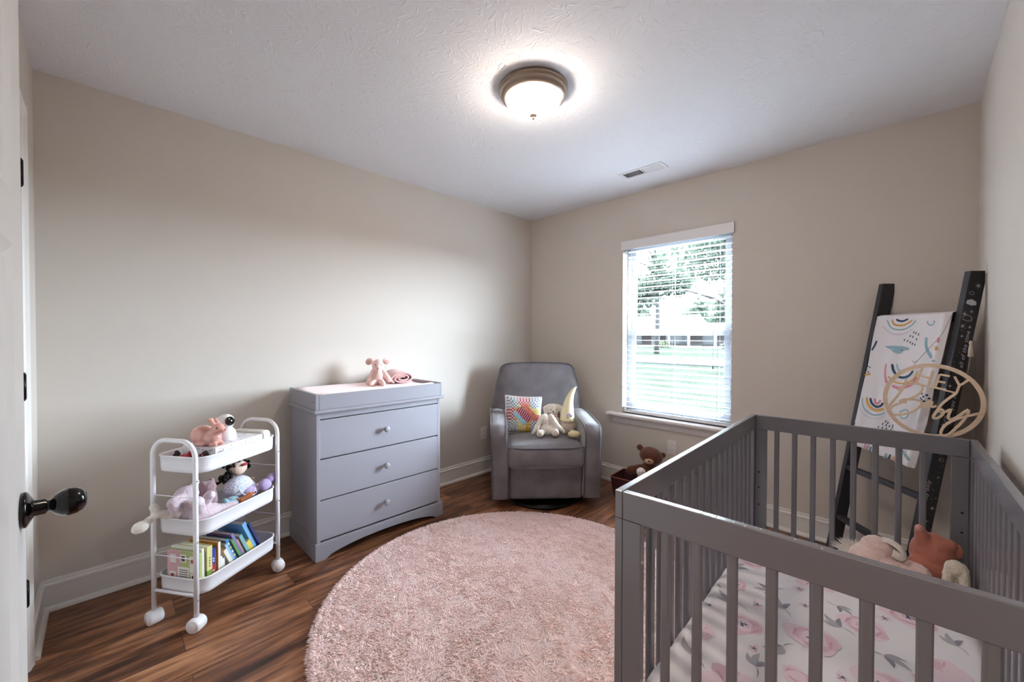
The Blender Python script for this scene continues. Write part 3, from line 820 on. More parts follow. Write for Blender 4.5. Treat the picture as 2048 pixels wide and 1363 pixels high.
# ------------------------------------------------------------------ crib
M_CRIB = mat('slate_grey_crib_paint', srgb(115, 114, 120), rough=0.26, bump=0.015, bscale=70, spec=0.6, coat=0.25)
M_SCREW = mat('steel_screw', srgb(190, 190, 195), rough=0.3, metal=0.9)
M_HOLE = mat('dark_hole', srgb(25, 24, 26), rough=0.9)
CA = (2.268, -2.205); CR = math.radians(1.5); CL, CW, CH = 1.378, 0.747, 0.870
crib = thing('crib', 'slate grey wooden baby crib in the right foreground', 'crib', (CA[0], CA[1], 0), CR)
T_ = 0.020
def crib_side(x0, x1):
    m = MB(); m.box((x0, 0, 0.801), (x1, CL, CH)); m.build('side_rail', M_CRIB, crib, bev=0.0022)
    m = MB(); m.box((x0, 0.0, 0.14), (x1, CL, 0.20)); m.build('lower_rail', M_CRIB, crib, bev=0.0022)
    for y0 in (0, CL - 0.045):
        m = MB(); m.box((x0, y0, 0), (x1, y0 + 0.045, 0.7995)); m.build('post', M_CRIB, crib, bev=0.0018)
    n = 17; xm = (x0 + x1) / 2; me = None
    for i in range(n):
        y = 0.045 + (CL - 0.09) * (i + 1) / (n + 1)
        if me is None:
            m = MB(); m.prism(rrect(0.018, 0.031, 0.006, 3), 0.19, 0.803); o = m.build('slat', M_CRIB, crib); me = o
        else:
            o = me.copy(); C.objects.link(o); o.parent = crib
        o.location = (xm, y, 0)
crib_side(0, T_); crib_side(CW - T_, CW)
def crib_end(y0, y1, near):
    xa, xb = T_ + 0.0012, CW - T_ - 0.0012
    m = MB(); m.box((xa, y0, 0.801), (xb, y1, CH)); r_ = m.build('end_rail', M_CRIB, crib, bev=0.0022)
    m = MB(); m.box((xa, y0, 0.14), (xb, y1, 0.20)); m.build('lower_rail', M_CRIB, crib, bev=0.0022)
    for x0 in (xa, xb - 0.047):
        m = MB(); m.box((x0, y0, 0), (x0 + 0.047, y1, 0.7995)); po_ = m.build('post', M_CRIB, crib, bev=0.0018)
        xi = x0 + 0.047 if x0 == xa else x0
        if near:
            for z in (0.705, 0.415):
                if x0 == xa:
                    b_ = MB(); b_.lathe([(0.0001, 0), (0.0055, 0), (0.0055, 0.0015), (0.0035, 0.003), (0.0001, 0.0032)], 14, 0, Matrix.Translation((xi - 0.0003, (y0 + y1) / 2, z)) @ Matrix.Rotation(PI / 2, 4, 'Y'))
                    b_.build('bolt', M_SCREW, po_, label='round steel bolt')
        else:
            for z in (0.59, 0.515, 0.43):
                b_ = MB(); b_.lathe([(0.0001, 0), (0.0042, 0), (0.0042, 0.0006), (0.0001, 0.0007)], 12, 0, Matrix.Translation((x0 + (0.0155 if x0 == xa else 0.03), y0 - 0.0001, z)) @ Matrix.Rotation(PI / 2, 4, 'X'))
                b_.build('bolt_hole', M_HOLE, po_)
    n = 8; me = None
    for i in range(n):
        x = 0.127 + 0.0707 * i
        if me is None:
            m = MB(); m.prism(rrect(0.021, 0.0150, 0.006, 3), 0.19, 0.803); o = m.build('slat', M_CRIB, crib); me = o
        else:
            o = me.copy(); C.objects.link(o); o.parent = crib
        o.location = (x - (0.0 if near else 0.018), (y0 + y1) / 2, 0)
crib_end(0.0, T_, True); crib_end(CL - T_, CL, False)
# chipped paint on the top edge of the near rail
rng = random.Random(4)
m = MB()
for (xc, n_, sp) in ((0.178, 10, 0.010), (0.205, 34, 0.020), (0.235, 18, 0.016), (0.30, 8, 0.02), (0.40, 4, 0.02), (0.06, 2, 0.004)):
    for k in range(n_):
        x = xc + rng.gauss(0, sp * .7); y = rng.uniform(0.003, 0.0175)
        a = rng.uniform(0, 6.3); l = rng.uniform(0.0006, 0.0028)
        m.add([(x + l * math.cos(a + t) * (1 if j % 2 else .5), y + l * .6 * math.sin(a + t), CH + 0.0002) for j, t in enumerate((0, 1.2, 2.4, 3.6, 5.0))], [(0, 1, 2, 3, 4)])
m.build('paint_chip', mat('bare_chip', srgb(235, 235, 238), rough=0.5), crib, label='white chips in the paint of the near rail')['kind'] = 'stuff'

# ------------------------------------------------------------------ crib mattress with floral sheet
mt = thing('crib_mattress', 'crib mattress in a white fitted sheet with pink watercolour flowers', 'mattress', (CA[0], CA[1], 0), CR)
MX0, MX1, MY0, MY1, MZ = 0.023, 0.724, 0.024, 1.330, 0.335
def sheet_z(x, y):
    n1 = noise.noise(Vector((x * 5 + y * 3.0, y * 2.2 - x * 1.5, 3))) * 0.0035
    ex = min(x - MX0, MX1 - x) / 0.10; 
    w = max(0, 1 - ex)
    n2 = math.sin((y * 38 + x * 26) + 2 * noise.noise(Vector((x * 6, y * 6, 0)))) * 0.0028 * w
    d1 = abs(math.sin(x * 14 + y * 9 + 1.3 * noise.noise(Vector((x * 3, y * 3, 5)))))
    n3 = -0.003 * max(0, 1 - d1 * 5) * max(0, 1 - x / 0.45)
    return MZ + n1 + n2 + n3
M_SHEET = mat('white_sheet_cotton', srgb(226, 222, 226), rough=0.8, sheen=0.15, bump=0.05, bscale=500)
FL = [M_SHEET,
      mat('watercolour_pale_pink', srgb(226, 204, 213), rough=0.8), mat('watercolour_pink', srgb(216, 182, 195), rough=0.8),
      mat('watercolour_rose', srgb(204, 160, 178), rough=0.8), mat('watercolour_grey_leaf', srgb(170, 169, 177), rough=0.8),
      mat('watercolour_dark_grey', srgb(140, 140, 152), rough=0.8), mat('watercolour_navy', srgb(78, 86, 112), rough=0.8),
      mat('watercolour_cream', srgb(226, 218, 196), rough=0.8)]
m = MB()
def topf(u, v):
    x = MX0 + (MX1 - MX0) * u; y = MY0 + (MY1 - MY0) * v
    e = min(x - MX0, MX1 - x, y - MY0, MY1 - y)
    R_ = 0.035
    z = sheet_z(x, y)
    if e < R_: z -= R_ - math.sqrt(max(0, R_ * R_ - (R_ - e) ** 2))
    return (x, y, z)
m.grid(topf, 110, 200, 0)
def sidef(u, v):
    per = [(MX0, MY0), (MX1, MY0), (MX1, MY1), (MX0, MY1), (MX0, MY0)]
    k = min(3, int(u * 4)); t = u * 4 - k
    x = per[k][0] + (per[k + 1][0] - per[k][0]) * t; y = per[k][1] + (per[k + 1][1] - per[k][1]) * t
    return (x, y, 0.235 + (MZ - 0.035 - 0.235) * v)
m.grid(sidef, 40, 4, 0)
m.add([(MX0, MY0, .235), (MX1, MY0, .235), (MX1, MY1, .235), (MX0, MY1, .235)], [(3, 2, 1, 0)])
rng = random.Random(21)
lay = [0]
def blobm(cx, cy, rx, ry, ang, mi, wob=0.12, n=18, K=3):
    lay[0] += 1; off = 0.0006 + 0.00004 * lay[0] % 0.0012
    ph = rng.uniform(0, 6)
    ring = []
    for k in range(1, K + 1):
        for i in range(n):
            a = 2 * PI * i / n
            r = (1 + wob * math.sin(3 * a + ph) + wob * .5 * math.sin(5 * a + 2 * ph)) * k / K
            px, py = rx * r * math.cos(a), ry * r * math.sin(a)
            ring.append((cx + px * math.cos(ang) - py * math.sin(ang), cy + px * math.sin(ang) + py * math.cos(ang)))
    P = [(cx, cy)] + ring
    if any(not (MX0 + 0.03 < x < MX1 - 0.03 and MY0 + 0.03 < y < MY1 - 0.03) for x, y in P): return
    vs_ = [(x, y, sheet_z(x, y) + off) for x, y in P]
    fs_ = [(0, 1 + i, 1 + (i + 1) % n) for i in range(n)]
    for k in range(K - 1):
        for i in range(n):
            fs_.append((1 + k * n + i, 1 + (k + 1) * n + i, 1 + (k + 1) * n + (i + 1) % n, 1 + k * n + (i + 1) % n))
    m.add(vs_, fs_, mi, True)
def leaf(cx, cy, L_, w_, ang, mi):
    lay[0] += 1; off = 0.0006 + 0.00004 * lay[0] % 0.0012
    K = 7; a_ = []; b_ = []
    for i in range(K + 1):
        t = i / K; ww = w_ * math.sin(PI * t ** 0.8) * 0.5; bend = 0.12 * L_ * math.sin(PI * t)
        for lst, sg in ((a_, 1), (b_, -1)):
            px, py = L_ * t, bend + sg * ww
            lst.append((cx + px * math.cos(ang) - py * math.sin(ang), cy + px * math.sin(ang) + py * math.cos(ang)))
    P = a_ + b_
    if any(not (MX0 + 0.02 < x < MX1 - 0.02 and MY0 + 0.02 < y < MY1 - 0.02) for x, y in P): return
    m.add([(x, y, sheet_z(x, y) + off) for x, y in P], [(i, i + 1, K + 2 + i, K + 1 + i) for i in range(K)], mi, True)
def flower(cx, cy, R_, kind):
    a0 = rng.uniform(0, 6.3)
    if kind == 'open':
        for k in range(6):
            a = a0 + k * PI / 3
            blobm(cx + math.cos(a) * R_ * .55, cy + math.sin(a) * R_ * .55, R_ * .48, R_ * .40, a, rng.choice([1, 1, 2]))
        blobm(cx, cy, R_ * .2, R_ * .2, 0, 7)
        for k in range(5):
            a = a0 + k * 1.25 + .3; blobm(cx + math.cos(a) * R_ * .6, cy + math.sin(a) * R_ * .6, R_ * .22, R_ * .04, a, 3, n=10, K=1)
    else:
        blobm(cx, cy, R_, R_ * .82, a0, 1); blobm(cx + .1 * R_, cy, R_ * .80, R_ * .66, a0, 2); blobm(cx, cy + .05 * R_, R_ * .55, R_ * .45, a0 + .5, 1)
        for k in range(4):
            a = a0 + k * 1.6; blobm(cx + math.cos(a) * R_ * .62, cy + math.sin(a) * R_ * .5, R_ * .28, R_ * .06, a + 1.5, 3, n=10, K=1)
        blobm(cx, cy, R_ * .17, R_ * .12, a0, 6, wob=.35)
        for k in range(9):
            a = k * .7; blobm(cx + math.cos(a) * R_ * .24, cy + math.sin(a) * R_ * .19, R_ * .035, R_ * .03, a, 5, n=8, K=1)
        blobm(cx + .04 * R_, cy, R_ * .05, R_ * .03, a0, 0, wob=.3)
def star(cx, cy, R_):
    blobm(cx, cy, R_ * .9, R_ * .5, rng.uniform(0, 3), 1, wob=.3)
    for k in range(5):
        a = rng.uniform(0, .6) + k * 1.2566; leaf(cx, cy, R_ * rng.uniform(.4, .8), R_ * .18, a, 5)
    blobm(cx, cy, R_ * .16, R_ * .14, 0, 6)
def spray(cx, cy, a, L_=.07):
    leaf(cx, cy, L_, L_ * .30, a, 4); leaf(cx, cy, L_ * .8, L_ * .26, a + .65, 4); leaf(cx, cy, L_ * .75, L_ * .24, a - .7, 5)
    leaf(cx, cy, L_ * .7, L_ * .05, a + PI + .2, 5)
for (x, y, R_, k) in ((.17, .52, .052, 'r'), (.10, .95, .045, 'r'), (.30, .98, .070, 'open'), (.34, .60, .062, 'r'), (.22, .22, .085, 'open'), (.50, .52, .060, 'r'), (.56, .93, .060, 'r'), (.42, .22, .055, 'r'), (.62, .20, .065, 'open'), (.16, 1.22, .06, 'open'), (.42, 1.22, .06, 'r'), (.60, 1.15, .055, 'open'), (.10, .74, .03, 'r'), (.62, .70, .05, 'open'), (.45, .77, .055, 'r'), (.33, .40, .035, 'r'), (.08, .40, .035, 'open')):
    flower(x, y, R_ * 1.15, k)
for (x, y, a) in ((.25, .70, 2.0), (.12, .62, 2.6), (.20, .80, -2.6), (.38, .84, -.6), (.24, .36, 1.6), (.10, .28, 2.3), (.45, .38, -.9), (.58, .42, .4), (.60, .55, .9), (.28, .50, 3.9), (.50, .66, -.4), (.40, .72, 2.4), (.52, .30, 2.2), (.66, .36, 1.2), (.32, .12, .5), (.18, 1.08, 1.0), (.50, 1.06, 2.2), (.66, .86, 1.9), (.06, .86, 1.1), (.30, .28, -.5)):
    spray(x, y, a, rng.uniform(.050, .078))
for (x, y) in ((.18, .66), (.27, .87), (.06, .55), (.42, .48), (.57, .62), (.36, .33), (.14, .14), (.54, .14), (.66, .48), (.50, .87), (.20, .95), (.42, 1.05), (.08, 1.08), (.65, .30), (.05, .68), (.30, .77), (.22, .43)):
    star(x, y, rng.uniform(.018, .030))
m.build('fitted_sheet', FL, mt)

# ------------------------------------------------------------------ armchair (swivel glider recliner)
M_VEL = mat('grey_velvet', srgb(114, 109, 113), rough=0.85, sheen=0.45, bump=0.12, bscale=120, var=0.20, vscale=7, spec=0.25)
M_PIPE = mat('dark_piping', srgb(70, 68, 76), rough=0.7, sheen=0.5)
CHX, CHY, CHR = 0.917, -0.852, math.radians(47.6)
ch = thing('armchair', 'grey velvet recliner armchair in the corner', 'armchair', (CHX, CHY, 0), CHR)
def taper(x, y, z, t=0.028):      # the body widens upwards
    return (x * (1 + (z - 0.06) * t * 2.6), y, z)
def armprof(dz=0.0, g=0.0):
    p = [(0.0 - g, 0.07), (-0.010 - g, 0.30), (-0.016 - g, 0.45)]
    for i in range(9):
        a = PI + (PI / 2) * i / 8 * -1
        p.append((0.079 + (0.095 + g) * math.cos(a), 0.505 + (0.095 + g) * math.sin(a)))
    p += [(0.25, 0.612 + g), (0.45, 0.622 + g), (0.62, 0.618 + g), (0.74, 0.60 + g)]
    return p
for sg in (-1, 1):
    m = MB(); xi, xo = 0.272, 0.392
    pr = armprof() + [(0.76, 0.57), (0.75, 0.10), (0.74, 0.07)]
    n = len(pr); K = 6; vs_ = []
    for k in range(K + 1):
        t = k / K; x = xi + (xo - xi) * t; bul = 0.010 * math.sin(PI * t)
        for (y, z) in pr:
            zz = z + (bul if z > 0.5 else 0); yy = y - (bul if y < 0.05 else 0)
            vs_.append(taper(sg * x, yy, zz))
    fs_ = []
    for k in range(K):
        for i in range(n):
            q = (k * n + i, k * n + (i + 1) % n, (k + 1) * n + (i + 1) % n, (k + 1) * n + i); fs_.append(q if sg < 0 else q[::-1])
    m.add(vs_, fs_, 0, True)
    m.add([vs_[i] for i in range(n)], [tuple(range(n))[::(-1 if sg < 0 else 1)]]); m.add([vs_[K * n + i] for i in range(n)], [tuple(range(n))[::(1 if sg < 0 else -1)]])
    o = m.build('armrest', M_VEL, ch, weld=True, bev=0.012, seg=3)
    for x in (xi + .002, xo - .002):
        m = MB(); m.tube([taper(sg * x, y - .003, z + .002) for y, z in armprof(g=0.003)], 0.0038, 8); m.build('piping', M_PIPE, o)
m = MB(); m.rbox((0, 0.385, 0.208), (0.545, 0.72, 0.30), 0.02, 6, fn=lambda x, y, z: taper(x, y - 0.012 * (1 - (x / .28) ** 2) * (y < .2), z)); m.build('front_panel', M_VEL, ch, weld=True)
def seatf(x, y, z):
    if y < 0.05:      # gathers below the front seam
        z2 = (z - 0.28) / 0.16
        if 0 < z2 < 1: y -= 0.006 * math.sin(x * 70 + 8 * x * z2) * math.exp(-((x - .0) / .13) ** 2) * z2
    if z > 0.42: z += 0.028 * (1 - (x / .29) ** 2) * max(0, 1 - abs((y - .2) / .34))
    return taper(x, y, z, .02)
m = MB(); m.rbox((0.0, 0.225, 0.375), (0.556, 0.52, 0.165), 0.045, 14, puff=(0.006, 0.030, 0.008), fn=seatf); o = m.build('seat_cushion', M_VEL, ch, weld=True)
m = MB(); m.tube(smoothpath([seatf(x, -0.047 + 0.050 * (abs(x) / .28) ** 4, 0.444 - 0.010 * (1 - (x / .28) ** 2) * .4) for x in [-.272 + .544 * i / 12 for i in range(13)]], 3), 0.0042, 8); m.build('piping', M_PIPE, o)
# back cushion: trapezoid with rounded shoulders, leaning back
out = []
def backoutline():
    p = []
    hw0, hw1, h0, h1 = 0.372, 0.352, 0.40, 1.030
    pts = [(-hw0 + .02, h0), (-hw0 - .004, h0 + .06), (-hw0 - .006, 0.66), (-hw0 + .004, 0.82), (-hw1 + .010, 0.92), (-hw1 + .03, .985), (-hw1 + .085, 1.018), (-.13, h1 - .004), (0, h1), (.13, h1 - .004), (hw1 - .085, 1.018), (hw1 - .03, .985), (hw1 - .010, 0.92), (hw0 - .004, 0.82), (hw0 + .006, 0.66), (hw0 + .004, h0 + .06), (hw0 - .02, h0)]
    q = smoothpath([(x, y, 0) for x, y in pts], 3)
    return [(v.x, v.y) for v in q] + [(hw0 * (1 - 2 * t / 8) * .94, h0) for t in range(1, 8)]
bo = backoutline()
MBK = Matrix.Translation((0, 0.585, 0.40)) @ Matrix.Rotation(math.radians(-9.5), 4, 'X') @ Matrix.Translation((0, 0, -0.40)) @ Matrix(((1, 0, 0, 0), (0, 0, -1, 0), (0, 1, 0, 0), (0, 0, 0, 1)))
m = MB(); m.puff(bo, 0.085, K=9, p=3.2, M=MBK); o = m.build('back_cushion', M_VEL, ch, weld=True)
m = MB(); m.tube([MBK @ Vector((x * 1.0, y, 0.052)) for x, y in [(bx * .985, .40 + (by - .40) * .99) for bx, by in bo[:-7]]], 0.0042, 8); m.build('piping', M_PIPE, o)
m = MB(); m.rbox((0, 0.665, 0.42), (0.60, 0.10, 0.56), 0.04, 6, fn=lambda x, y, z: (x * 1.02, y + (z - .3) * .14, z)); m.build('back_frame', M_VEL, ch, weld=True)
M_RING = mat('black_metal_base', srgb(28, 27, 30), rough=0.35, metal=0.7)
m = MB(); m.tube(arc((0, 0.235), 0.262, 0, 2 * PI, 48, 0.013)[:-1], 0.012, 10, closed=True)
m.lathe([(0.0001, 0.002), (0.255, 0.002), (0.255, 0.008), (0.0001, 0.010)], 40, 0, Matrix.Translation((0, .235, 0)))
m.lathe([(0.06, 0.012), (0.06, 0.088), (0.0001, 0.088)], 20, 0, Matrix.Translation((0, .235, 0.0)))
m.build('swivel_base', M_RING, ch)

# ------------------------------------------------------------------ shag rug
RUG = (1.468, -1.722); RR = 0.905
rg = thing('round_rug', 'round pale pink shag rug in the middle of the floor', 'rug', (RUG[0], RUG[1], 0))
M_RUGB = mat('pink_rug_backing', srgb(255, 228, 223), rough=0.95)
m = MB(); m.lathe([(0.0001, 0.001), (RR - .012, 0.001), (RR - .004, 0.008), (RR - .012, 0.017), (RR - .03, 0.020), (0.0001, 0.020)], 96); m.build('backing', M_RUGB, rg)
def pile_material():
    m = bpy.data.materials.new('pink_shag_pile'); m.use_nodes = True; nt = m.node_tree
    d = nt.nodes['Principled BSDF']; d.inputs['Base Color'].default_value = srgb(255, 228, 223); d.inputs['Roughness'].default_value = .9; d.inputs['Specular IOR Level'].default_value = .2
    t = nt.nodes.new('ShaderNodeBsdfTranslucent'); t.inputs[0].default_value = srgb(255, 224, 220)
    x = nt.nodes.new('ShaderNodeMixShader'); x.inputs[0].default_value = .0
    ge = nt.nodes.new('ShaderNodeNewGeometry'); vm = nt.nodes.new('ShaderNodeVectorMath'); vm.operation = 'MULTIPLY_ADD'; vm.inputs[1].default_value = (.35, .35, .35); vm.inputs[2].default_value = (0, 0, .75)
    nt.links.new(ge.outputs['Normal'], vm.inputs[0]); nn = nt.nodes.new('ShaderNodeVectorMath'); nn.operation = 'NORMALIZE'; nt.links.new(vm.outputs[0], nn.inputs[0]); pass
    nt.links.new(d.outputs[0], x.inputs[1]); nt.links.new(t.outputs[0], x.inputs[2]); nt.links.new(x.outputs[0], nt.nodes['Material Output'].inputs[0])
    return m
def shag():
    r = np.random.RandomState(5)
    N = 115000
    rr = (RR - 0.004) * np.sqrt(r.rand(N)); th = r.rand(N) * 2 * np.pi
    x = rr * np.cos(th); y = rr * np.sin(th)
    # only where it can be seen: skip the part under the crib mattress and out of frame
    keep = ~((x + RUG[0] > 2.35))
    x = x[keep]; y = y[keep]; rr = rr[keep]; N = len(x)
    # smooth lean field with swirling clumps
    def fld(sx, sy, ph):
        q = np.random.RandomState(int(ph * 100) + 3); s_ = 0
        for _ in range(7):
            b = q.rand() * 6.283; k = sx * (.6 + .8 * q.rand())
            s_ = s_ + np.sin(k * (x * np.cos(b) + y * np.sin(b)) + q.rand() * 6.283)
        return s_ * .55
    a = fld(14, 21, .4) * 1.3 + fld(48, 47, 2.2) * 1.0 + fld(110, 83, 1.1) * .8 + r.randn(N) * .4
    lean = 0.92 + 0.20 * np.clip(fld(61, 57, 5.0) * .5, -1, 1) + r.randn(N) * .16
    ln = 0.014 + r.rand(N) * 0.009
    edge = rr > RR - 0.03
    z0 = np.where(rr > RR - .014, .008, .0165)
    a = np.where(edge, np.arctan2(y, x) + r.randn(N) * .5, a); lean = np.where(edge, .9, lean)
    dx, dy = np.cos(a), np.sin(a)
    w = 0.0017 + r.rand(N) * 0.0014
    verts = np.zeros((N, 10, 3)); K = 3
    for k, t in enumerate((0, .4, .75)):
        ang = lean * t * 1.25
        hx = ln * t * np.sin(ang); hz = ln * t * np.cos(ang)
        wk = w * (1.0, 1.15, .8)[k]
        for j in range(3):
            b = 2 * np.pi * j / 3 + a
            verts[:, k * 3 + j, 0] = x + dx * hx + wk * np.cos(b)
            verts[:, k * 3 + j, 1] = y + dy * hx + wk * np.sin(b)
            verts[:, k * 3 + j, 2] = z0 + hz + wk * .3 * np.sin(b)
    ang = lean * 1.25
    verts[:, 9, 0] = x + dx * ln * np.sin(ang); verts[:, 9, 1] = y + dy * ln * np.sin(ang); verts[:, 9, 2] = z0 + ln * np.cos(ang)
    quads = []
    for k in range(2):
        for j in range(3):
            quads.append((k * 3 + j, k * 3 + (j + 1) % 3, (k + 1) * 3 + (j + 1) % 3, (k + 1) * 3 + j))
    tris = [(6 + j, 6 + (j + 1) % 3, 9) for j in range(3)]
    base = (np.arange(N) * 10)[:, None]
    ql = (base[:, :, None] + np.array(quads)[None]).reshape(-1); tl = (base[:, :, None] + np.array(tris)[None]).reshape(-1)
    nq, nt_ = N * 6, N * 3
    me = bpy.data.meshes.new('pile')
    me.vertices.add(N * 10); me.vertices.foreach_set('co', verts.reshape(-1))
    me.loops.add(nq * 4 + nt_ * 3); me.loops.foreach_set('vertex_index', np.concatenate([ql, tl]).astype(np.int32))
    me.polygons.add(nq + nt_)
    me.polygons.foreach_set('loop_start', np.concatenate([np.arange(nq) * 4, nq * 4 + np.arange(nt_) * 3]).astype(np.int32))
    me.polygons.foreach_set('use_smooth', np.ones(nq + nt_, dtype=bool))
    me.update(calc_edges=True); me.validate()
    me.materials.append(pile_material())
    o = bpy.data.objects.new('pile', me); C.objects.link(o); o.parent = rg; o['kind'] = 'stuff'
shag()

# ------------------------------------------------------------------ rolling cart
M_CART = mat('white_powder_coat', srgb(232, 230, 234), rough=0.35, spec=0.5)
KA = Vector((0.647, -2.843, 0)); KB = Vector((0.460, -2.965, 0))
e2 = (KB - KA).normalized(); e1 = Vector((e2.y, -e2.x, 0))          # e1 along the cart, e2 across it (towards the wall)
if e1.dot(Vector((-0.248, 0.371, 0))) < 0: e1 = -e1
KL, KW = 0.452, 0.224
MC = Matrix(((e1.x, e2.x, 0, KA.x), (e1.y, e2.y, 0, KA.y), (0, 0, 1, 0), (0, 0, 0, 1)))   # cart local (along, across, up) -> room
cart = thing('rolling_cart', 'narrow white metal three-tier rolling cart beside the dresser', 'cart', (KA.x, KA.y, 0), math.atan2(e1.y, e1.x))
def CP(u, v, z): return MC @ Vector((u, v, z))
for u in (0, KL):
    m = MB(); R_ = 0.07; r_ = 0.0098
    path = [CP(u, 0, 0.062), CP(u, 0, 0.40), CP(u, 0, 0.735)]
    path += [CP(u, R_ - R_ * math.cos(a), 0.735 + R_ * math.sin(a)) for a in [PI / 2 * i / 7 for i in range(1, 8)]]
    path += [CP(u, KW - R_ + R_ * math.sin(a), 0.735 + R_ * math.cos(a)) for a in [PI / 2 * i / 7 for i in range(0, 8)]]
    path += [CP(u, KW, 0.40), CP(u, KW, 0.062)]
    m.tube(path, r_, 14)
    fo = m.build('end_frame', M_CART, cart, world=True)
    m = MB(); m.tube([CP(u, 0.005, 0.148), CP(u, KW - 0.005, 0.148)], 0.0062, 10); m.build('cross_bar', M_CART, cart, world=True)
    for z in (0.565, 0.303):
        m = MB(); m.tube([CP(u, 0, z), CP(u, KW, z)], 0.0021, 8); m.build('wire', M_CART, cart, world=True)
    for v in (0, KW):
        sgn = -1 if v == 0 else 1
        for z in (0.640, 0.378, 0.130):
            b_ = MB(); b_.ell(CP(u, v + sgn * 0.0098, z), 0.0034, nu=8, nv=6); b_.build('screw', M_SCREW, fo, world=True)
        c_ = MB()
        Mw = MC @ Matrix.Translation((u, v, 0.031)) @ Matrix.Rotation(math.radians({(0, 0): 8, (0, 1): -14, (1, 0): 52, (1, 1): 10}[(int(u > 0), int(v > 0))]) + PI / 2, 4, 'Z') @ Matrix.Rotation(PI / 2, 4, 'X')
        c_.lathe([(0.0001, -0.026), (0.026, -0.026), (0.029, -0.022), (0.0305, -0.010), (0.0305, 0.010), (0.029, 0.022), (0.026, 0.026), (0.0001, 0.026)], 28, 0, Mw)
        c_.tube([CP(u, v, 0.05), CP(u, v, 0.075)], 0.0075, 10)
        co = c_.build('caster', M_CART, cart, world=True)
        c_ = MB(); c_.lathe([(0.0001, -0.0275), (0.018, -0.0275), (0.019, -0.0262), (0.0001, -0.026)], 20, 0, Mw); c_.lathe([(0.0001, 0.026), (0.019, 0.0262), (0.018, 0.0275), (0.0001, 0.0275)], 20, 0, Mw)
        c_.build('hub_cap', M_CART, co, world=True)
def tray(zt, zb):
    m = MB(); a0, a1 = 0.014, KL - 0.014; b0, b1 = -0.012, KW + 0.012
    def ring(off, z, r):
        return [CP(x, y, z) for x, y in rrect(a1 - a0 + 2 * off, b1 - b0 + 2 * off, r, 8, (a0 + a1) / 2, (b0 + b1) / 2)]
    rings = [ring(-0.006, zb, .05), ring(-0.001, zb + .004, .052), ring(0.001, zb + .02, .054), ring(0.002, zt - .006, .055), ring(0.0055, zt - .003, .058), ring(0.0055, zt, .058), ring(0.0, zt + .0015, .055), ring(-.0015, zt - .006, .053), ring(-.004, zb + .02, .05), ring(-.008, zb + .007, .046), ring(-.016, zb + .004, .04)]
    n = len(rings[0]); vs_ = [p for r in rings for p in r]; fs_ = []
    for k in range(len(rings) - 1):
        for i in range(n):
            fs_.append((k * n + i, k * n + (i + 1) % n, (k + 1) * n + (i + 1) % n, (k + 1) * n + i))
    fs_.append(tuple(range(n))[::-1]); fs_.append(tuple((len(rings) - 1) * n + i for i in range(n)))
    m.add(vs_, fs_, 0, True)
    m.build('tray', M_CART, cart, world=True, weld=True, bev=0)
tray(0.733, 0.662); tray(0.462, 0.391); tray(0.208, 0.137)
# ------------------------------------------------------------------ soft toys
def fabric(name, c, fur=True, var=0.06):
    return mat(name, c, rough=0.95, sheen=0.5, bump=0.9 if fur else 0.25, bscale=170 if fur else 350, var=var, vscale=40, spec=0.15)
def blobs(mb, lst):
    for b in lst:
        if b[0] == 'e': mb.ell(b[1], b[2], b[3] if len(b) > 3 else None, 18, 12)
        else: mb.caps(b[1], b[2], b[3], b[4])
    return mb
def body(parent, lst, m, vox=0.004, fur=0.003, fs=0.008, name='body', sm=4):
    mods = [('remesh', vox), ('smooth', sm)] + ([('displace', fur, fs)] if fur else [])
    return blobs(MB(), lst).build(name, m, parent, mods=mods)
def dot(parent, c, r, m, name='eye', rot=None):
    return MB().ell(c, r, rot, 10, 8).build(name, m, parent)
M_EYE = mat('black_bead', srgb(18, 16, 18), rough=0.15)
M_NOSEP = mat('pink_nose_thread', srgb(200, 140, 138), rough=0.8)
def face(x, y): return math.atan2(CAM[0] - x, -(CAM[1] - y))

# pink lamb-eared toy on the changing pad
P_ = (0.165, -1.772)
M_LAMB = fabric('pale_pink_plush', srgb(234, 200, 194))
t = thing('plush_mouse', 'pale pink plush mouse with round ears sitting on the changing pad', 'stuffed toy', (P_[0], P_[1], 0.915), face(*P_)); t.scale = (1.1, 1.1, 1.08)
body(t, [('e', (0, 0, .05), (.040, .036, .052)), ('e', (0, -.004, .125), (.037, .034, .040)), ('c', (0, -.018, .118), (0, -.052, .108), .024, .013),
         ('c', (-.030, -.004, .088), (-.058, -.018, .014), .014, .017), ('c', (.030, -.004, .088), (.066, -.02, .032), .015, .017),
         ('c', (-.022, -.022, .02), (-.040, -.075, .014), .018, .015), ('c', (.022, -.022, .02), (.030, -.08, .014), .018, .015), ('c', (0, 0, .08), (0, 0, .11), .026, .026)], M_LAMB, .0035, .003)
for s_ in (-1, 1):
    ea = MB(); ea.puff([(0.026 * math.cos(a), 0.023 * math.sin(a)) for a in [2 * PI * i / 18 for i in range(18)]], 0.007, M=Matrix.Translation((s_ * .052, -.002, .150)) @ Matrix.Rotation(s_ * .5, 4, 'Z') @ Matrix.Rotation(PI / 2 - .2, 4, 'X') @ Matrix.Rotation(s_ * -.3, 4, 'Z'))
    o = ea.build('ear', M_LAMB, t, weld=True)
    ea = MB(); ea.puff([(0.017 * math.cos(a), 0.013 * math.sin(a)) for a in [2 * PI * i / 14 for i in range(14)]], 0.003, M=Matrix.Translation((s_ * .055, -.009, .147)) @ Matrix.Rotation(s_ * .5, 4, 'Z') @ Matrix.Rotation(PI / 2 - .2, 4, 'X'))
    ea.build('inner_ear', mat('rosy_ear_lining', srgb(196, 150, 146), rough=0.9), o, weld=True)
    dot(t, (s_ * .017, -.033, .130), .0032, M_EYE)
dot(t, (0, -.064, .109), (.008, .006, .006), M_NOSEP, 'nose')

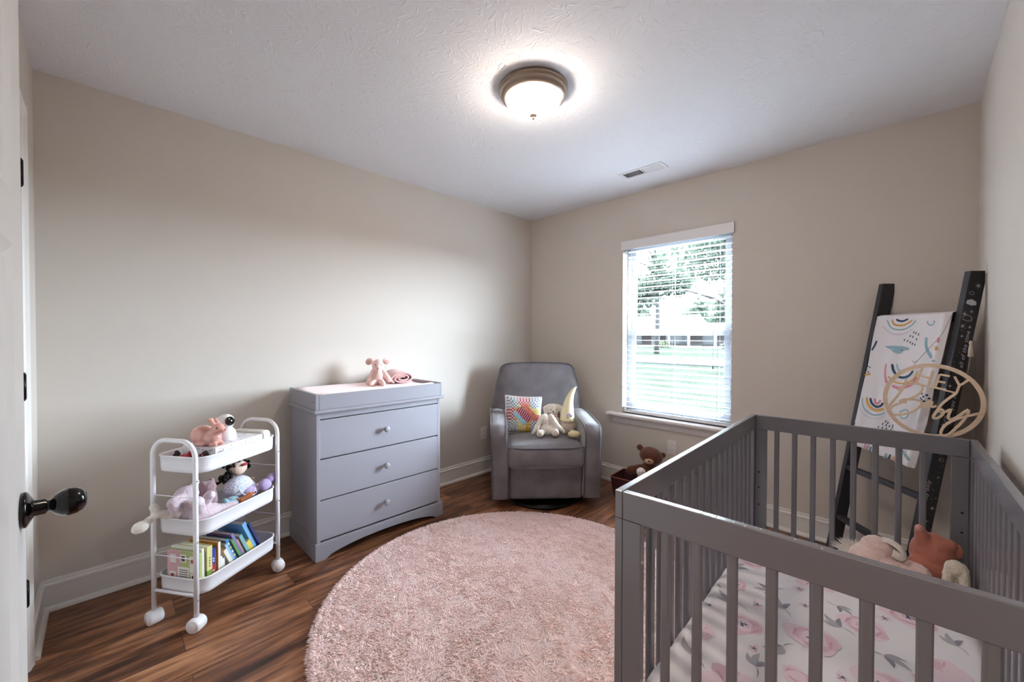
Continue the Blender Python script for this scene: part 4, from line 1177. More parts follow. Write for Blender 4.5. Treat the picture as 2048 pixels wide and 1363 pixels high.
# rolled knit blanket beside it
M_KNIT = mat('dusty_pink_knit', srgb(216, 172, 170), rough=0.95, sheen=0.4, bump=0.8, bscale=240)
t = thing('rolled_blanket', 'dusty pink knitted blanket rolled up beside the plush mouse', 'blanket', (0.17, -1.610, 0.913), face(0.155, -1.615) + 0.35); t.scale = (1.35, 1.1, 1.35)
m = MB(); sp = []
for i in range(60):
    a = i / 60 * 2 * PI * 2.6 + .4; r = .010 + .040 * i / 60
    sp.append((r * 1.35 * math.cos(a), .030 + r * .62 * math.sin(a)))
vs_ = []; L_ = .17
nrm = []
for i, (x, z) in enumerate(sp):
    a = sp[min(i + 1, 59)]; b = sp[max(i - 1, 0)]; d = Vector((a[0] - b[0], a[1] - b[1])).normalized(); nrm.append((-d.y, d.x))
for j, yy in enumerate((0, .01, .06, .11, .16, .17)):
    f = (0.93, 1, 1, 1.0, 1, .94)[j]
    for side in (1, -1):
        for (x, z), nn in zip(sp, nrm):
            vs_.append(((x + nn[0] * .0042 * side) * f, yy - .06, ((z - .03 + nn[1] * .0042 * side) * f + .031) * (1 + .1 * (j > 2)) + .002 * math.sin(j * 2 + x * 40)))
fs_ = []; n = 60
for j in range(5):
    for i in range(n - 1):
        a = (j * 2) * n + i; b = ((j + 1) * 2) * n + i
        fs_.append((a, a + 1, b + 1, b)); a += n; b += n; fs_.append((b, b + 1, a + 1, a))
    for i in (0, n - 1):
        a = (j * 2) * n + i; b = ((j + 1) * 2) * n + i; fs_.append((a, a + n, b + n, b))
for i in range(n - 1):
    fs_.append((i, i + n, i + n + 1, i + 1)); k = 10 * n + i; fs_.append((k, k + 1, k + 1 + n, k + n))
m.add(vs_, fs_, 0, True); m.build('knit', M_KNIT, t, weld=True)

# ------------------------------------------------------------------ things on the cart
def cloc(u, v, z): p = CP(u, v, z); return (p.x, p.y, p.z)
CROT = math.atan2(e1.y, e1.x)            # local +X runs along the cart, local +Y across it towards the wall... (mirrored check below)
if (Matrix.Rotation(CROT, 4, 'Z') @ Vector((0, 1, 0))).dot(e2) < 0: CSG = -1
else: CSG = 1
M_BOXW = mat('white_gift_card', srgb(236, 232, 236), rough=0.5)
PR = [M_BOXW, mat('pink_print', srgb(196, 132, 142), rough=0.5), mat('slate_print', srgb(104, 104, 120), rough=0.5), mat('blue_print', srgb(130, 160, 190), rough=0.5)]
def giftbox(u0, u1, v0, v1, z0, z1, label, seed):
    t = thing('gift_box', label, 'box', cloc((u0 + u1) / 2, (v0 + v1) / 2, z0), CROT, group=None)
    m = MB(); m.box((u0, v0, z0), (u1, v1, z1), M=MC)
    rng = random.Random(seed)
    def mark(o, ax, ay, mi, k):
        o, ax, ay = Vector(o), Vector(ax), Vector(ay)
        if k == 0: pts = [o + ax * (.003 * math.cos(a)) + ay * (.003 * math.sin(a)) for a in [i * PI / 3 for i in range(6)]]
        elif k == 1: pts = [o + ax * a + ay * b for a, b in ((-.008, 0), (0, -.003), (.008, 0), (.007, .003), (0, 0), (-.007, .003))]
        else: pts = [o + ax * a + ay * b for a, b in ((-.002, -.008), (.002, -.008), (.002, .008), (-.002, .008))]
        m.add(pts, [tuple(range(len(pts)))], mi, False, MC)
    for _ in range(16):
        mark((rng.uniform(u0 + .01, u1 - .01), v0 - .0004, rng.uniform(z0 + .012, z1 - .008)), (1, 0, 0), (0, 0, 1), rng.choice((1, 2, 2, 3)), rng.choice((0, 0, 1, 2)))
    for _ in range(9):
        mark((u0 - .0004, rng.uniform(v0 + .01, v1 - .01), rng.uniform(z0 + .010, z1 - .008)), (0, 1, 0), (0, 0, 1), rng.choice((1, 2)), rng.choice((0, 1)))
    for _ in range(60):
        mark((rng.uniform(u0 + .01, u1 - .01), rng.uniform(v0 + .01, v1 - .01), z1 + .0004), (1, 0, 0), (0, 1, 0), rng.choice((1, 2, 3)), rng.choice((0, 0, 1)))
    m.build('lid', PR, t, world=True)
    return t
giftbox(.098, .345, .006, .175, .6675, .712, 'lower white printed gift box, under the other one in the top cart tier', 3)
giftbox(.092, .350, -.002, .178, .7130, .757, 'white gift box with small pink and grey print under the bunny figurine', 5)
# ceramic bunny
M_CER = mat('glazed_pink_ceramic', srgb(216, 158, 148), rough=0.12, coat=0.8)
t = thing('bunny_figurine', 'glossy pink ceramic bunny figurine standing on the gift box', 'figurine', cloc(.120, .055, .757), math.radians(38)); t.scale = (1.28, 1.28, 1.15)
body(t, [('e', (-.030, 0, .039), (.040, .036, .040)), ('e', (.006, 0, .030), (.030, .027, .032)), ('e', (.030, 0, .068), (.024, .020, .021), (0, .35, 0)), ('e', (.046, 0, .062), (.012, .012, .011)), ('c', (.010, 0, .045), (.026, 0, .062), .022, .018),
         ('e', (.022, -.014, .008), (.016, .009, .009)), ('e', (.022, .014, .008), (.016, .009, .009)), ('e', (-.022, -.022, .010), (.022, .010, .010)), ('e', (-.022, .022, .010), (.022, .010, .010)), ('e', (-.064, 0, .032), .011),
         ('c', (.020, .012, .080), (.003, .016, .098), .007, .0085), ('c', (.024, -.010, .082), (.012, -.014, .104), .0065, .0085)], M_CER, .0024, 0, sm=6)
m = MB(); m.ell((.003, .0095, .093), (.0045, .004, .013), (0, -.35, 0), 12, 8); m.build('ear_lining', mat('white_glaze', srgb(240, 232, 228), rough=0.15, coat=0.6), t)
dot(t, (.040, -.0165, .073), .0028, M_EYE); dot(t, (.040, .0165, .073), .0028, M_EYE); dot(t, (.057, 0, .064), .0035, mat('rosy_glaze', srgb(190, 110, 108), rough=0.15), 'nose')
# baby monitor camera
t = thing('baby_monitor', 'white round baby camera with a black lens behind the bunny figurine', 'camera', cloc(.215, .075, .757), face(*cloc(.215, .075, 0)[:2]) + .55); t.scale = (1.15, 1.15, 1.12)
m = MB(); m.lathe([(0.0001, 0), (.034, 0), (.0375, .003), (.0375, .022), (.034, .038), (.026, .050), (.0001, .056)], 36); m.build('base', M_BLIND, t)
m = MB(); m.ell((0, 0, .078), (.032, .032, .032), None, 28, 18); hd = m.build('camera_head', M_BLIND, t)
m = MB(); m.lathe([(.0001, .0), (.0185, 0), (.0195, .004), (.0175, .0075), (.0001, .010)], 28, 0, Matrix.Translation((0, -.0245, .082)) @ Matrix.Rotation(PI / 2 - .15, 4, 'X')); le = m.build('lens_window', mat('glossy_black', srgb(10, 10, 12), rough=0.08, coat=1.0), hd, label='glossy black lens window')
# pack at the far end
t = thing('wipes_pack', 'rounded cream pack standing at the far end of the top cart tier', 'pack', cloc(.385, .10, .668), CROT)
m = MB(); m.prism([(x, y) for x, y in rrect(.205, .098, .02, 4)] , -.022, .022, M=MC @ Matrix.Translation((.385, .102, .717)) @ Matrix.Rotation(PI / 2, 4, 'Y') @ Matrix.Rotation(PI / 2, 4, 'Z') @ Matrix.Rotation(0, 4, 'Z'))
m.build('pack_body', mat('cream_pack', srgb(226, 222, 214), rough=0.6, var=.05, vscale=60), t, world=True, bev=.006)
# hair bows in the left end of the top tier
M_RED = mat('red_patterned_cloth', srgb(150, 34, 44), rough=0.8, var=.5, vscale=90); M_BLK = mat('dark_patterned_cloth', srgb(44, 34, 38), rough=0.8, var=.6, vscale=120)
for i, (u, v, z, mm, lab, sc) in enumerate(((.056, .040, .700, M_BLK, 'black patterned hair bow in the top cart tier by the near post', 1.0), (.050, .100, .698, M_RED, 'red hair bow in the middle of the top cart tier end', 1.0), (.056, .165, .698, M_BLK, 'dark floral hair bow at the wall side of the top cart tier', .9))):
    t = thing('hair_bow', lab, 'hair bow', cloc(u, v, z), CROT + .4 * i, group=None)
    m = MB()
    for s_ in (-1, 1):
        m.puff([(s_ * (.004 + .028 * q), w_) for q, w_ in ((0, -.005), (.5, -.013), (1, -.016), (1.1, 0), (1, .016), (.5, .013), (0, .005))], .011, M=Matrix.Translation((0, 0, .028)) @ Matrix.Rotation(PI / 2 - .5, 4, 'X') @ Matrix.Scale(sc, 4))
    m.ell((0, 0, .028), (.007, .008, .009), None, 12, 8)
    m.caps((-.006, 0, .022), (-.024, -.008, .006), .006, .007); m.caps((.006, 0, .022), (.024, .006, .006), .006, .007)
    m.build('loops', mm, t, weld=True)
    if i == 0: dot(t, (0, -.009, .029), (.005, .004, .006), M_RED, 'knot')
# plush crowd on the middle tier
def ct(name, lab, u, v, z, rz=0.0, g=None):
    return thing(name, lab, 'stuffed toy', cloc(u, v, z), CROT + rz, group=g)
M_LAV = fabric('lilac_plush', srgb(206, 186, 194)); M_LAVL = fabric('pale_lilac_plush', srgb(222, 210, 222)); M_CRM = fabric('cream_plush', srgb(228, 222, 212))
sy = CSG          # +Y local maps to cart v when CSG = 1, otherwise to -v
def V3(u, v, z): return (u, v * sy, z)
t = ct('plush_bunny', 'lilac plush bunny sprawled in the middle tier of the cart', 0, 0, 0.399)
ob = body(t, [('e', V3(.095, .055, .050), (.075, .046, .048)), ('c', V3(.13, .05, .045), V3(.205, .028, .045), .034, .026), ('c', V3(.075, .10, .040), V3(.062, .150, .045), .034, .028), ('c', V3(.06, .05, .075), V3(.035, .028, .135), .022, .024),
              ('e', V3(.055, .115, .150), (.050, .042, .040)), ('c', V3(.03, .10, .155), V3(-.028, .085, .150), .020, .022), ('c', V3(-.028, .085, .150), V3(-.012, .085, .100), .021, .018), ('c', V3(.09, .06, .095), V3(.100, .045, .135), .020, .022), ('c', V3(.07, .11, .165), V3(.105, .12, .190), .018, .014), ('c', V3(.065, .09, .11), V3(.08, .07, .06), .035, .04)], M_LAV, .0042, .004)
dot(t, V3(.034, .016, .137), (.019, .012, .019), M_LAVL, 'foot_pad'); dot(t, V3(.101, .030, .140), (.016, .011, .017), M_LAVL, 'foot_pad')
t = ct('plush_leg_toy', 'white plush toy under the lilac bunny with a leg hanging out of the cart end', 0, 0, .399)
body(t, [('c', V3(.06, .14, .06), V3(-.020, .175, .092), .024, .016), ('c', V3(-.020, .175, .092), V3(-.070, .165, .082), .015, .016), ('e', V3(-.098, .160, .074), (.032, .022, .024)), ('c', V3(-.005, .185, .095), V3(-.022, .19, .122), .016, .018)], M_CRM, .0036, .0025)
t = ct('plush_bear_small', 'mauve plush toy wedged between the lilac bunny and the doll', 0, 0, .399)
body(t, [('e', V3(.155, .125, .085), (.050, .042, .070)), ('e', V3(.150, .105, .150), (.034, .030, .030)), ('e', V3(.130, .11, .175), .012), ('e', V3(.172, .11, .175), .012)], fabric('mauve_plush', srgb(160, 130, 136)), .0042, .004)
t = ct('teal_cloth_toy', 'light teal plush toy in the middle cart tier', 0, 0, .399)
body(t, [('e', V3(.225, .055, .042), (.050, .038, .040)), ('c', V3(.19, .05, .06), V3(.178, .04, .085), .018, .010), ('c', V3(.25, .05, .04), V3(.29, .035, .05), .02, .016)], fabric('teal_plush', srgb(138, 172, 186)), .004, .003)
t = ct('plush_fox', 'small brown plush fox lying at the front rim of the middle tier', 0, 0, .399)
body(t, [('c', V3(.245, .022, .058), V3(.290, .018, .068), .013, .015), ('c', V3(.288, .018, .068), V3(.312, .012, .072), .012, .006), ('c', V3(.245, .022, .058), V3(.232, .03, .070), .009, .006), ('e', V3(.25, .02, .04), (.02, .014, .022))], fabric('fox_brown_plush', srgb(158, 92, 56)), .0026, .0012)
dot(t, V3(.318, .010, .073), .004, M_EYE, 'nose')
# doll
t = thing('knitted_doll', 'doll with black yarn hair and a pastel knitted dress in the middle tier', 'doll', cloc(0, 0, .399), CROT)
M_SKIN = mat('doll_cloth_skin', srgb(216, 190, 172), rough=0.9)
body(t, [('e', V3(.335, .13, .182), (.046, .036, .038)), ('c', V3(.31, .10, .125), V3(.24, .09, .120), .014, .013), ('e', V3(.29, .09, .09), (.05, .04, .04)), ('c', V3(.315, .055, .065), V3(.345, .022, .078), .016, .014), ('c', V3(.36, .075, .065), V3(.425, .045, .085), .016, .013)], M_SKIN, .004, 0)
kn_m = bpy.data.materials.new('pastel_knit'); kn_m.use_nodes = True; nt = kn_m.node_tree
nz = nt.nodes.new('ShaderNodeTexNoise'); nz.inputs['Scale'].default_value = 120; cr = nt.nodes.new('ShaderNodeValToRGB'); cr.color_ramp.interpolation = 'CONSTANT'
for i, (pp, c) in enumerate(((0, srgb(166, 160, 206)), (.42, srgb(224, 226, 236)), (.50, srgb(150, 190, 214)), (.56, srgb(232, 222, 170)), (.62, srgb(214, 176, 206)))):
    e = cr.color_ramp.elements[i] if i < 2 else cr.color_ramp.elements.new(pp)
    e.position = pp; e.color = c
tc_ = nt.nodes.new('ShaderNodeTexCoord'); nt.links.new(tc_.outputs['Object'], nz.inputs['Vector']); nt.links.new(nz.outputs[0], cr.inputs[0]); nt.links.new(cr.outputs[0], nt.nodes['Principled BSDF'].inputs['Base Color']); nt.nodes['Principled BSDF'].inputs['Roughness'].default_value = .95
body(t, [('e', V3(.292, .088, .104), (.072, .055, .052)), ('c', V3(.31, .10, .13), V3(.262, .088, .125), .019, .018), ('e', V3(.33, .075, .085), (.045, .045, .035))], kn_m, .0045, .003, name='knitted_dress')
m = MB(); m.tube([V3(.262, .052, .11), V3(.255, .030, .09), V3(.275, .018, .070), V3(.31, .012, .062)], .004, 8); m.build('knitted_strap', kn_m, t)
body(t, [('e', V3(.318, .042, .075), (.044, .030, .030))], mat('lavender_stripe', srgb(176, 160, 196), rough=.9, var=.4, vscale=60), .004, .002, name='trousers')
for c_, r_ in ((V3(.372, .008, .090), (.034, .025, .030)), (V3(.445, .030, .100), (.034, .022, .026))):
    body(t, [('e', c_, r_), ('e', (c_[0] + .012, c_[1], c_[2] - .004), (r_[0] * .8, r_[1] * .9, r_[2] * .8))], mat('lavender_knit_boot', srgb(172, 154, 196), rough=.95, bump=.8, bscale=260), .0035, .002, name='boot')
m = MB(); rng = random.Random(8)
for k in range(90):
    a = rng.uniform(-.6, PI + .6); rr_ = rng.uniform(.042, .060)
    c0 = Vector(V3(.335 + rr_ * math.cos(a), .135 + rng.uniform(-.02, .03), .172 + rr_ * .9 * math.sin(a)))
    if k % 3 == 0: c0 = Vector(V3(rng.uniform(.235, .30), .13 + rng.uniform(-.02, .02), .150 + rng.uniform(-.02, .02)))
    m.ell(c0, (rng.uniform(.006, .010),) * 3, None, 6, 5)
m.build('yarn_hair', mat('black_yarn', srgb(24, 18, 20), rough=.9), t)
m = MB(); m.ell(V3(.340, .094, .200), (.020, .006, .007), None, 12, 8); m.build('headband', M_RED, t)
t = ct('plush_ear_toy', 'tan plush toy half hidden behind the doll at the end of the middle tier', 0, 0, .399)
body(t, [('e', V3(.405, .13, .055), (.034, .036, .050)), ('e', V3(.405, .115, .095), (.020, .014, .018))], fabric('tan_plush', srgb(176, 158, 146)), .004, .003)

# books on the bottom tier
def cover(name, c): return mat(name, c, rough=.45)
M_PAPER = mat('book_pages', srgb(226, 222, 212), rough=.8)
BK = [  # thickness, height, depth, lean (deg, top towards the near end), colour, label, extra
    (.012, .175, .172, 0, srgb(176, 186, 120), 'green and pink picture book facing the near end of the cart', 'faces'),
    (.010, .185, .165, 0, srgb(226, 224, 214), 'thin white book behind the picture book', None),
    (.008, .165, .150, 0, srgb(170, 176, 178), 'thin grey book beside the yellow and green one', None),
    (.024, .182, .160, 0, srgb(214, 208, 140), 'thick pale yellow book with a green foot to its spine', 'green'),
    (.017, .162, .140, 0, srgb(44, 58, 150), 'book with a blue and red spine', 'red'),
    (.006, .150, .140, 0, srgb(222, 222, 226), 'very thin white book right of the blue and red one', None),
    (.014, .178, .155, 0, srgb(188, 126, 56), 'orange patterned book with a white spine', 'white'),
    (.010, .105, .110, 2, srgb(230, 228, 224), 'small white board book right of the orange book', None),
    (.014, .088, .110, 2, srgb(232, 230, 226), 'smallest white board book in the row', None),
    (.017, .135, .120, 25, srgb(226, 220, 206), 'white book leaning beside the board books', None),
    (.012, .160, .140, 25, srgb(148, 182, 214), 'light blue thin book, the first of the strongly leaning ones', None),
    (.015, .178, .150, 25, srgb(62, 128, 186), 'bright blue book with a patterned spine', 'dots'),
    (.012, .168, .140, 25, srgb(92, 140, 84), 'green book leaning on the bright blue one', None),
    (.013, .196, .150, 25, srgb(128, 112, 160), 'tall purple book leaning in the middle of the row', None),
    (.010, .150, .130, 25, srgb(222, 180, 150), 'thin peach book between the purple and the teal ones', None),
    (.016, .165, .140, 25, srgb(120, 168, 170), 'teal book leaning left of the small yellow one', None),
    (.022, .108, .110, 25, srgb(222, 190, 72), 'small thick yellow book', None),
    (.022, .215, .165, 25, srgb(112, 164, 208), 'largest sky blue book at the right end', None),
    (.010, .205, .160, 25, srgb(40, 52, 108), 'navy book, last in the row at the far end', None)]
u = .026; zf = .1425
for i, (th_, hh, dd, ln, col, lab, ex) in enumerate(BK):
    a = math.radians(-ln)
    v0 = .012 + (.004 * ((i * 7) % 3))
    base = MC @ Matrix.Translation((u, v0, zf)) @ Matrix.Rotation(a if True else 0, 4, 'Y')
    t = thing('book', lab + ', bottom cart tier', 'book', tuple((MC @ Vector((u, v0, zf)))), CROT, group='books on the bottom tier of the cart')
    m = MB(); c_ = .0016
    m.box((0, .0, 0), (c_, dd, hh), 0, base); m.box((th_ - c_, .0, 0), (th_, dd, hh), 0, base); m.box((c_, -.0, 0), (th_ - c_, c_, hh), 0, base)
    mats = [cover('book_cover_%02d' % i, col)]
    if ex == 'green':
        m.box((-.0003, -.0004, .0), (th_ + .0003, .03, hh * .42), 1, base); mats.append(cover('green_cover', srgb(120, 146, 62)))
        for k in range(4): m.box((th_ * .35, -.0009, hh * .50 + .012 * k), (th_ * .6, -.0004, hh * .50 + .012 * k + .007), 2, base)
        mats.append(cover('spine_print_grey', srgb(120, 110, 90)))
    if ex == 'red':
        m.box((-.0003, -.0004, 0), (th_ + .0003, .03, hh * .55), 1, base); mats.append(cover('red_cover', srgb(170, 36, 52)))
        for k in range(5): m.box((th_ * .3, -.0009, hh * (.22 if k < 3 else .62) + .011 * (k % 3)), (th_ * .7, -.0004, hh * (.22 if k < 3 else .62) + .011 * (k % 3) + .007), 2, base)
        mats.append(cover('spine_print_white', srgb(225, 215, 215)))
    if ex == 'white':
        m.box((.002, -.0006, 0), (th_ - .001, .002, hh), 1, base); mats.append(cover('white_spine', srgb(226, 220, 208)))
        rng = random.Random(2)
        for k in range(40):
            y_, z_ = rng.uniform(.01, dd - .01), rng.uniform(.01, hh - .01); m.box((-.0005, y_, z_), (0, y_ + .006, z_ + .006), 2, base)
        mats.append(cover('brown_print', srgb(120, 62, 30)))
    if ex == 'dots':
        for k in range(6): m.box((th_ * .2, -.0006, .02 + .025 * k), (th_ * .8, 0, .032 + .025 * k), 1 + k % 2, base)
        mats += [cover('spine_yellow', srgb(228, 200, 110)), cover('spine_white', srgb(226, 226, 230))]
    if ex == 'faces':
        # printed cover towards the near end of the cart
        m.box((-.0004, 0, 0), (0, dd, hh), 0, base)
        m.box((-.0008, .10, .0), (-.0003, dd, hh), 1, base); m.box((-.0012, .055, .015), (-.0007, .115, .105), 2, base)
        for (y_, z_, k_) in ((.020, .120, 3), (.070, .125, 4), (.125, .120, 2), (.015, .045, 4), (.128, .045, 3), (.020, .085, 2)):
            m.box((-.0012, y_, z_), (-.0007, y_ + .032, z_ + .036), 2, base); m.box((-.0016, y_ + .007, z_ + .006), (-.0011, y_ + .025, z_ + .028), k_, base)
        for k in range(8): m.box((-.0016, .062, .024 + .0095 * k), (-.0011, .108, .027 + .0095 * k), 4, base)
        mats += [cover('pink_cover', srgb(214, 168, 172)), cover('cover_white', srgb(232, 228, 222)), cover('cover_red', srgb(180, 90, 80)), cover('cover_dark', srgb(60, 58, 62))]
    co = m.build('cover', mats, t, world=True)
    m = MB(); m.box((c_, c_, .003), (th_ - c_, dd - .003, hh - .003), 0, base); m.build('pages', M_PAPER, t, world=True)
    nxt = BK[i + 1][3] if i + 1 < len(BK) else ln
    u += th_ / math.cos(a) + (.0015 if ln == nxt else (.0055 if nxt < 10 else .040))
t = thing('book', 'blue and red paperback lying flat along the front rim of the bottom cart tier', 'book', cloc(.27, .01, .1425), CROT)
m = MB(); m.box((.185, -.004, .150), (.375, .006, .1975), 0, MC); 
for k in range(7): m.box((.20 + .022 * k, -.0046, .160), (.212 + .022 * k, -.0038, .185), 1 + k % 2, MC)
m.build('cover', [cover('blue_paper_cover', srgb(48, 118, 180)), cover('paper_red', srgb(190, 60, 60)), cover('paper_yellow', srgb(226, 206, 120))], t, world=True)

# ------------------------------------------------------------------ on the armchair
MCH = TM[ch.name]
def chl(x, y, z): return tuple(MCH @ Vector((x, y, z)))
# patchwork pillow
def checker(name, c1, c2, sc):
    m = bpy.data.materials.new(name); m.use_nodes = True; nt = m.node_tree
    k = nt.nodes.new('ShaderNodeTexChecker'); k.inputs['Scale'].default_value = sc; k.inputs[1].default_value = c1; k.inputs[2].default_value = c2
    tc = nt.nodes.new('ShaderNodeTexCoord'); nt.links.new(tc.outputs['Object'], k.inputs[0]); nt.links.new(k.outputs[0], nt.nodes['Principled BSDF'].inputs['Base Color']); nt.nodes['Principled BSDF'].inputs['Roughness'].default_value = .9
    return m
def stripes(name, cols, sc, ang):
    m = bpy.data.materials.new(name); m.use_nodes = True; nt = m.node_tree
    tc = nt.nodes.new('ShaderNodeTexCoord'); mp = nt.nodes.new('ShaderNodeMapping'); mp.inputs['Rotation'].default_value = (0, 0, ang); mp.inputs['Scale'].default_value = (sc, sc, sc)
    sx = nt.nodes.new('ShaderNodeSeparateXYZ'); fr_ = nt.nodes.new('ShaderNodeMath'); fr_.operation = 'FRACT'; cr = nt.nodes.new('ShaderNodeValToRGB'); cr.color_ramp.interpolation = 'CONSTANT'
    for i, c in enumerate(cols):
        e = cr.color_ramp.elements[i] if i < 2 else cr.color_ramp.elements.new(i / len(cols))
        e.position = i / len(cols); e.color = c
    L = nt.links.new; L(tc.outputs['Object'], mp.inputs[0]); L(mp.outputs[0], sx.inputs[0]); L(sx.outputs[0], fr_.inputs[0]); L(fr_.outputs[0], cr.inputs[0]); L(cr.outputs[0], nt.nodes['Principled BSDF'].inputs['Base Color'])
    nt.nodes['Principled BSDF'].inputs['Roughness'].default_value = .9
    return m
Wt = srgb(226, 224, 224)
PM = [checker('blue_gingham', Wt, srgb(112, 136, 152), 80), checker('red_gingham', srgb(232, 206, 206), srgb(150, 48, 62), 80), mat('golden_floral_cloth', srgb(214, 164, 70), rough=.9, var=.3, vscale=120),
      mat('yellow_print_cloth', srgb(216, 204, 140), rough=.9, var=.4, vscale=150), stripes('maroon_wave_cloth', [srgb(140, 24, 58), srgb(140, 24, 58), srgb(224, 190, 196)], 60, .5),
      stripes('rainbow_stripe_cloth', [srgb(210, 140, 60), srgb(92, 140, 130), srgb(220, 190, 100), srgb(110, 96, 150)], 38, -.9), mat('coral_print_cloth', srgb(208, 120, 104), rough=.9, var=.5, vscale=140),
      mat('blue_print_cloth', srgb(156, 196, 214), rough=.9, var=.35, vscale=140), mat('cream_cord', srgb(222, 210, 206), rough=.9)]
t = thing('patchwork_pillow', 'square patchwork pillow of gingham and floral cloth on the armchair', 'pillow', chl(-.140, .385, .470), 0, rot=(Euler((0, 0, CHR + math.radians(5)))))
MPW = Matrix.Translation((0, 0, .140)) @ Matrix.Rotation(math.radians(-17), 4, 'X') @ Matrix.Rotation(math.radians(4), 4, 'Y') @ Matrix.Rotation(PI / 2, 4, 'X')
PS = .150
def pil(u, v, sg):
    x, y = 2 * u - 1, 2 * v - 1
    pin = 1 - .07 * (1 - x * x) * 0 
    xx = x * (1 - .06 * (1 - y * y) ** 1 * abs(x)); yy = y * (1 - .06 * (1 - x * x) * abs(y))
    z = .048 * ((1 - x ** 4) * (1 - y ** 4)) ** .55
    return (xx * PS, yy * PS, sg * z)
def patch(u, v):
    x, y = u * 6, v * 6
    cx, cy = x - 3, y - 3
    if abs(cx) + abs(cy) < 2.0:
        d = cx - cy
        if abs(cx) + abs(cy) < 2.0 and (cx + cy) > .9: return 6
        if (cx + cy) < -.9: return 7
        return 5 if abs(cx + cy) > .75 else 4
    i, j = int(x), int(y)
    if (i < 2 or i > 3) and (j < 2 or j > 3): return 0 if (i + j) % 5 else 0
    if j > 3: return 1 if y - 4 > abs(x - 3) - .2 else (3 if x < 3 else 2)
    if j < 2: return 2 if x > 3.4 else 3
    if i < 2: return 1 if (2 - x) > abs(y - 3) - .2 else 2
    return 3 if y > 3 else 6
m = MB(); m.grid(lambda u, v: pil(u, v, 1), 36, 36, 0, None, True, patch); m.grid(lambda u, v: pil(1 - u, v, -1), 24, 24, 8)
pm = MB(); pm.v = m.v; pm.f = m.f; pm.mi = m.mi; pm.sm = m.sm
o = pm.build('pillow_cover', PM, t); o.matrix_local = MPW
m = MB(); rim = [pil(i / 16, 0, 1)[:2] for i in range(16)] + [pil(1, i / 16, 1)[:2] for i in range(16)] + [pil(1 - i / 16, 1, 1)[:2] for i in range(16)] + [pil(0, 1 - i / 16, 1)[:2] for i in range(16)]
m.tube([(x * 1.01, y * 1.01, 0) for x, y in rim], .0055, 8, closed=True); o = m.build('corded_edge', PM[8], t); o.matrix_local = MPW
# bunnies and gnome
M_CRM2 = fabric('ivory_plush', srgb(232, 224, 214))
t = thing('plush_bunny', 'ivory plush bunny with long ears slumped at the front of the armchair seat', 'stuffed toy', chl(.035, .19, .487), CHR)
body(t, [('e', (0, 0, .045), (.062, .045, .047)), ('e', (-.022, .01, .120), (.046, .040, .046)), ('c', (0, 0, .06), (-.012, .008, .11), .036, .034),
         ('c', (-.052, .0, .135), (-.088, -.02, .060), .018, .020), ('c', (-.088, -.02, .060), (-.120, -.03, .026), .022, .010), ('c', (.026, .0, .145), (.070, -.02, .075), .022, .024), ('c', (.070, -.02, .075), (.115, -.02, .035), .024, .018),
         ('c', (-.045, -.02, .03), (-.068, -.065, .028), .024, .027), ('c', (.05, -.02, .03), (.050, -.065, .034), .026, .030)], M_CRM2, .0042, .0035)
dot(t, (-.070, -.090, .030), (.017, .008, .018), fabric('tan_paw_pad', srgb(214, 196, 182), False), 'foot_pad'); dot(t, (.050, -.092, .036), (.018, .008, .020), fabric('tan_paw_pad', srgb(214, 196, 182), False), 'foot_pad')
dot(t, (-.022, -.034, .105), (.006, .004, .005), M_NOSEP, 'nose'); dot(t, (-.038, -.032, .122), .0028, M_EYE); dot(t, (-.006, -.032, .122), .0028, M_EYE)
t = thing('plush_bunny', 'ivory plush bunny with a pink bow sitting behind the other bunny', 'stuffed toy', chl(.100, .325, .480), CHR)
body(t, [('e', (0, 0, .065), (.060, .050, .068)), ('e', (-.005, -.005, .185), (.052, .046, .046)), ('c', (0, 0, .1), (0, 0, .16), .036, .032), ('e', (-.010, -.036, .172), (.026, .020, .020)),
         ('c', (-.035, 0, .215), (-.072, -.01, .195), .014, .016), ('c', (-.072, -.01, .195), (-.060, -.03, .135), .016, .012), ('c', (.03, 0, .215), (.062, -.005, .195), .014, .016), ('c', (.062, -.005, .195), (.066, -.01, .15), .016, .014)], M_CRM2, .0042, .0035)
dot(t, (-.026, -.046, .188), .0045, M_EYE); dot(t, (.018, -.046, .190), .0045, M_EYE); dot(t, (-.010, -.058, .176), (.006, .004, .005), M_EYE, 'nose')
m = MB(); m.ell((-.022, -.050, .140), (.016, .008, .010), (0, .3, 0), 12, 8); m.ell((.008, -.050, .140), (.016, .008, .010), (0, -.3, 0), 12, 8); m.ell((-.007, -.056, .140), .007, None, 10, 8); m.build('bow', mat('coral_ribbon', srgb(226, 150, 140), rough=.7), t)
t = thing('plush_gnome', 'cream gnome with a tall pointed hat at the right of the armchair seat', 'stuffed toy', chl(.200, .255, .478), CHR)
body(t, [('e', (.005, .02, .060), (.066, .055, .075)), ('e', (.005, .02, .110), (.056, .045, .050))], fabric('beige_shaggy_fur', srgb(206, 190, 178)), .0042, .009, .012)
m = MB(); path = [(.002, .02, .105), (.006, .022, .16), (.012, .032, .205), (.021, .042, .25), (.034, .052, .290), (.050, .060, .322), (.068, .066, .348), (.081, .07, .360)]
m.tube(smoothpath(path, 4), [(.062 - .056 * (i / 28) ** .92) for i in range(29)], 24); ht = m.build('pointed_hat', mat('cream_knit', srgb(226, 214, 178), rough=.95, bump=.5, bscale=200, sheen=.4), t)
dot(t, (.083, .07, .362), .007, fabric('white_pompom', srgb(240, 238, 236)), 'pompom')
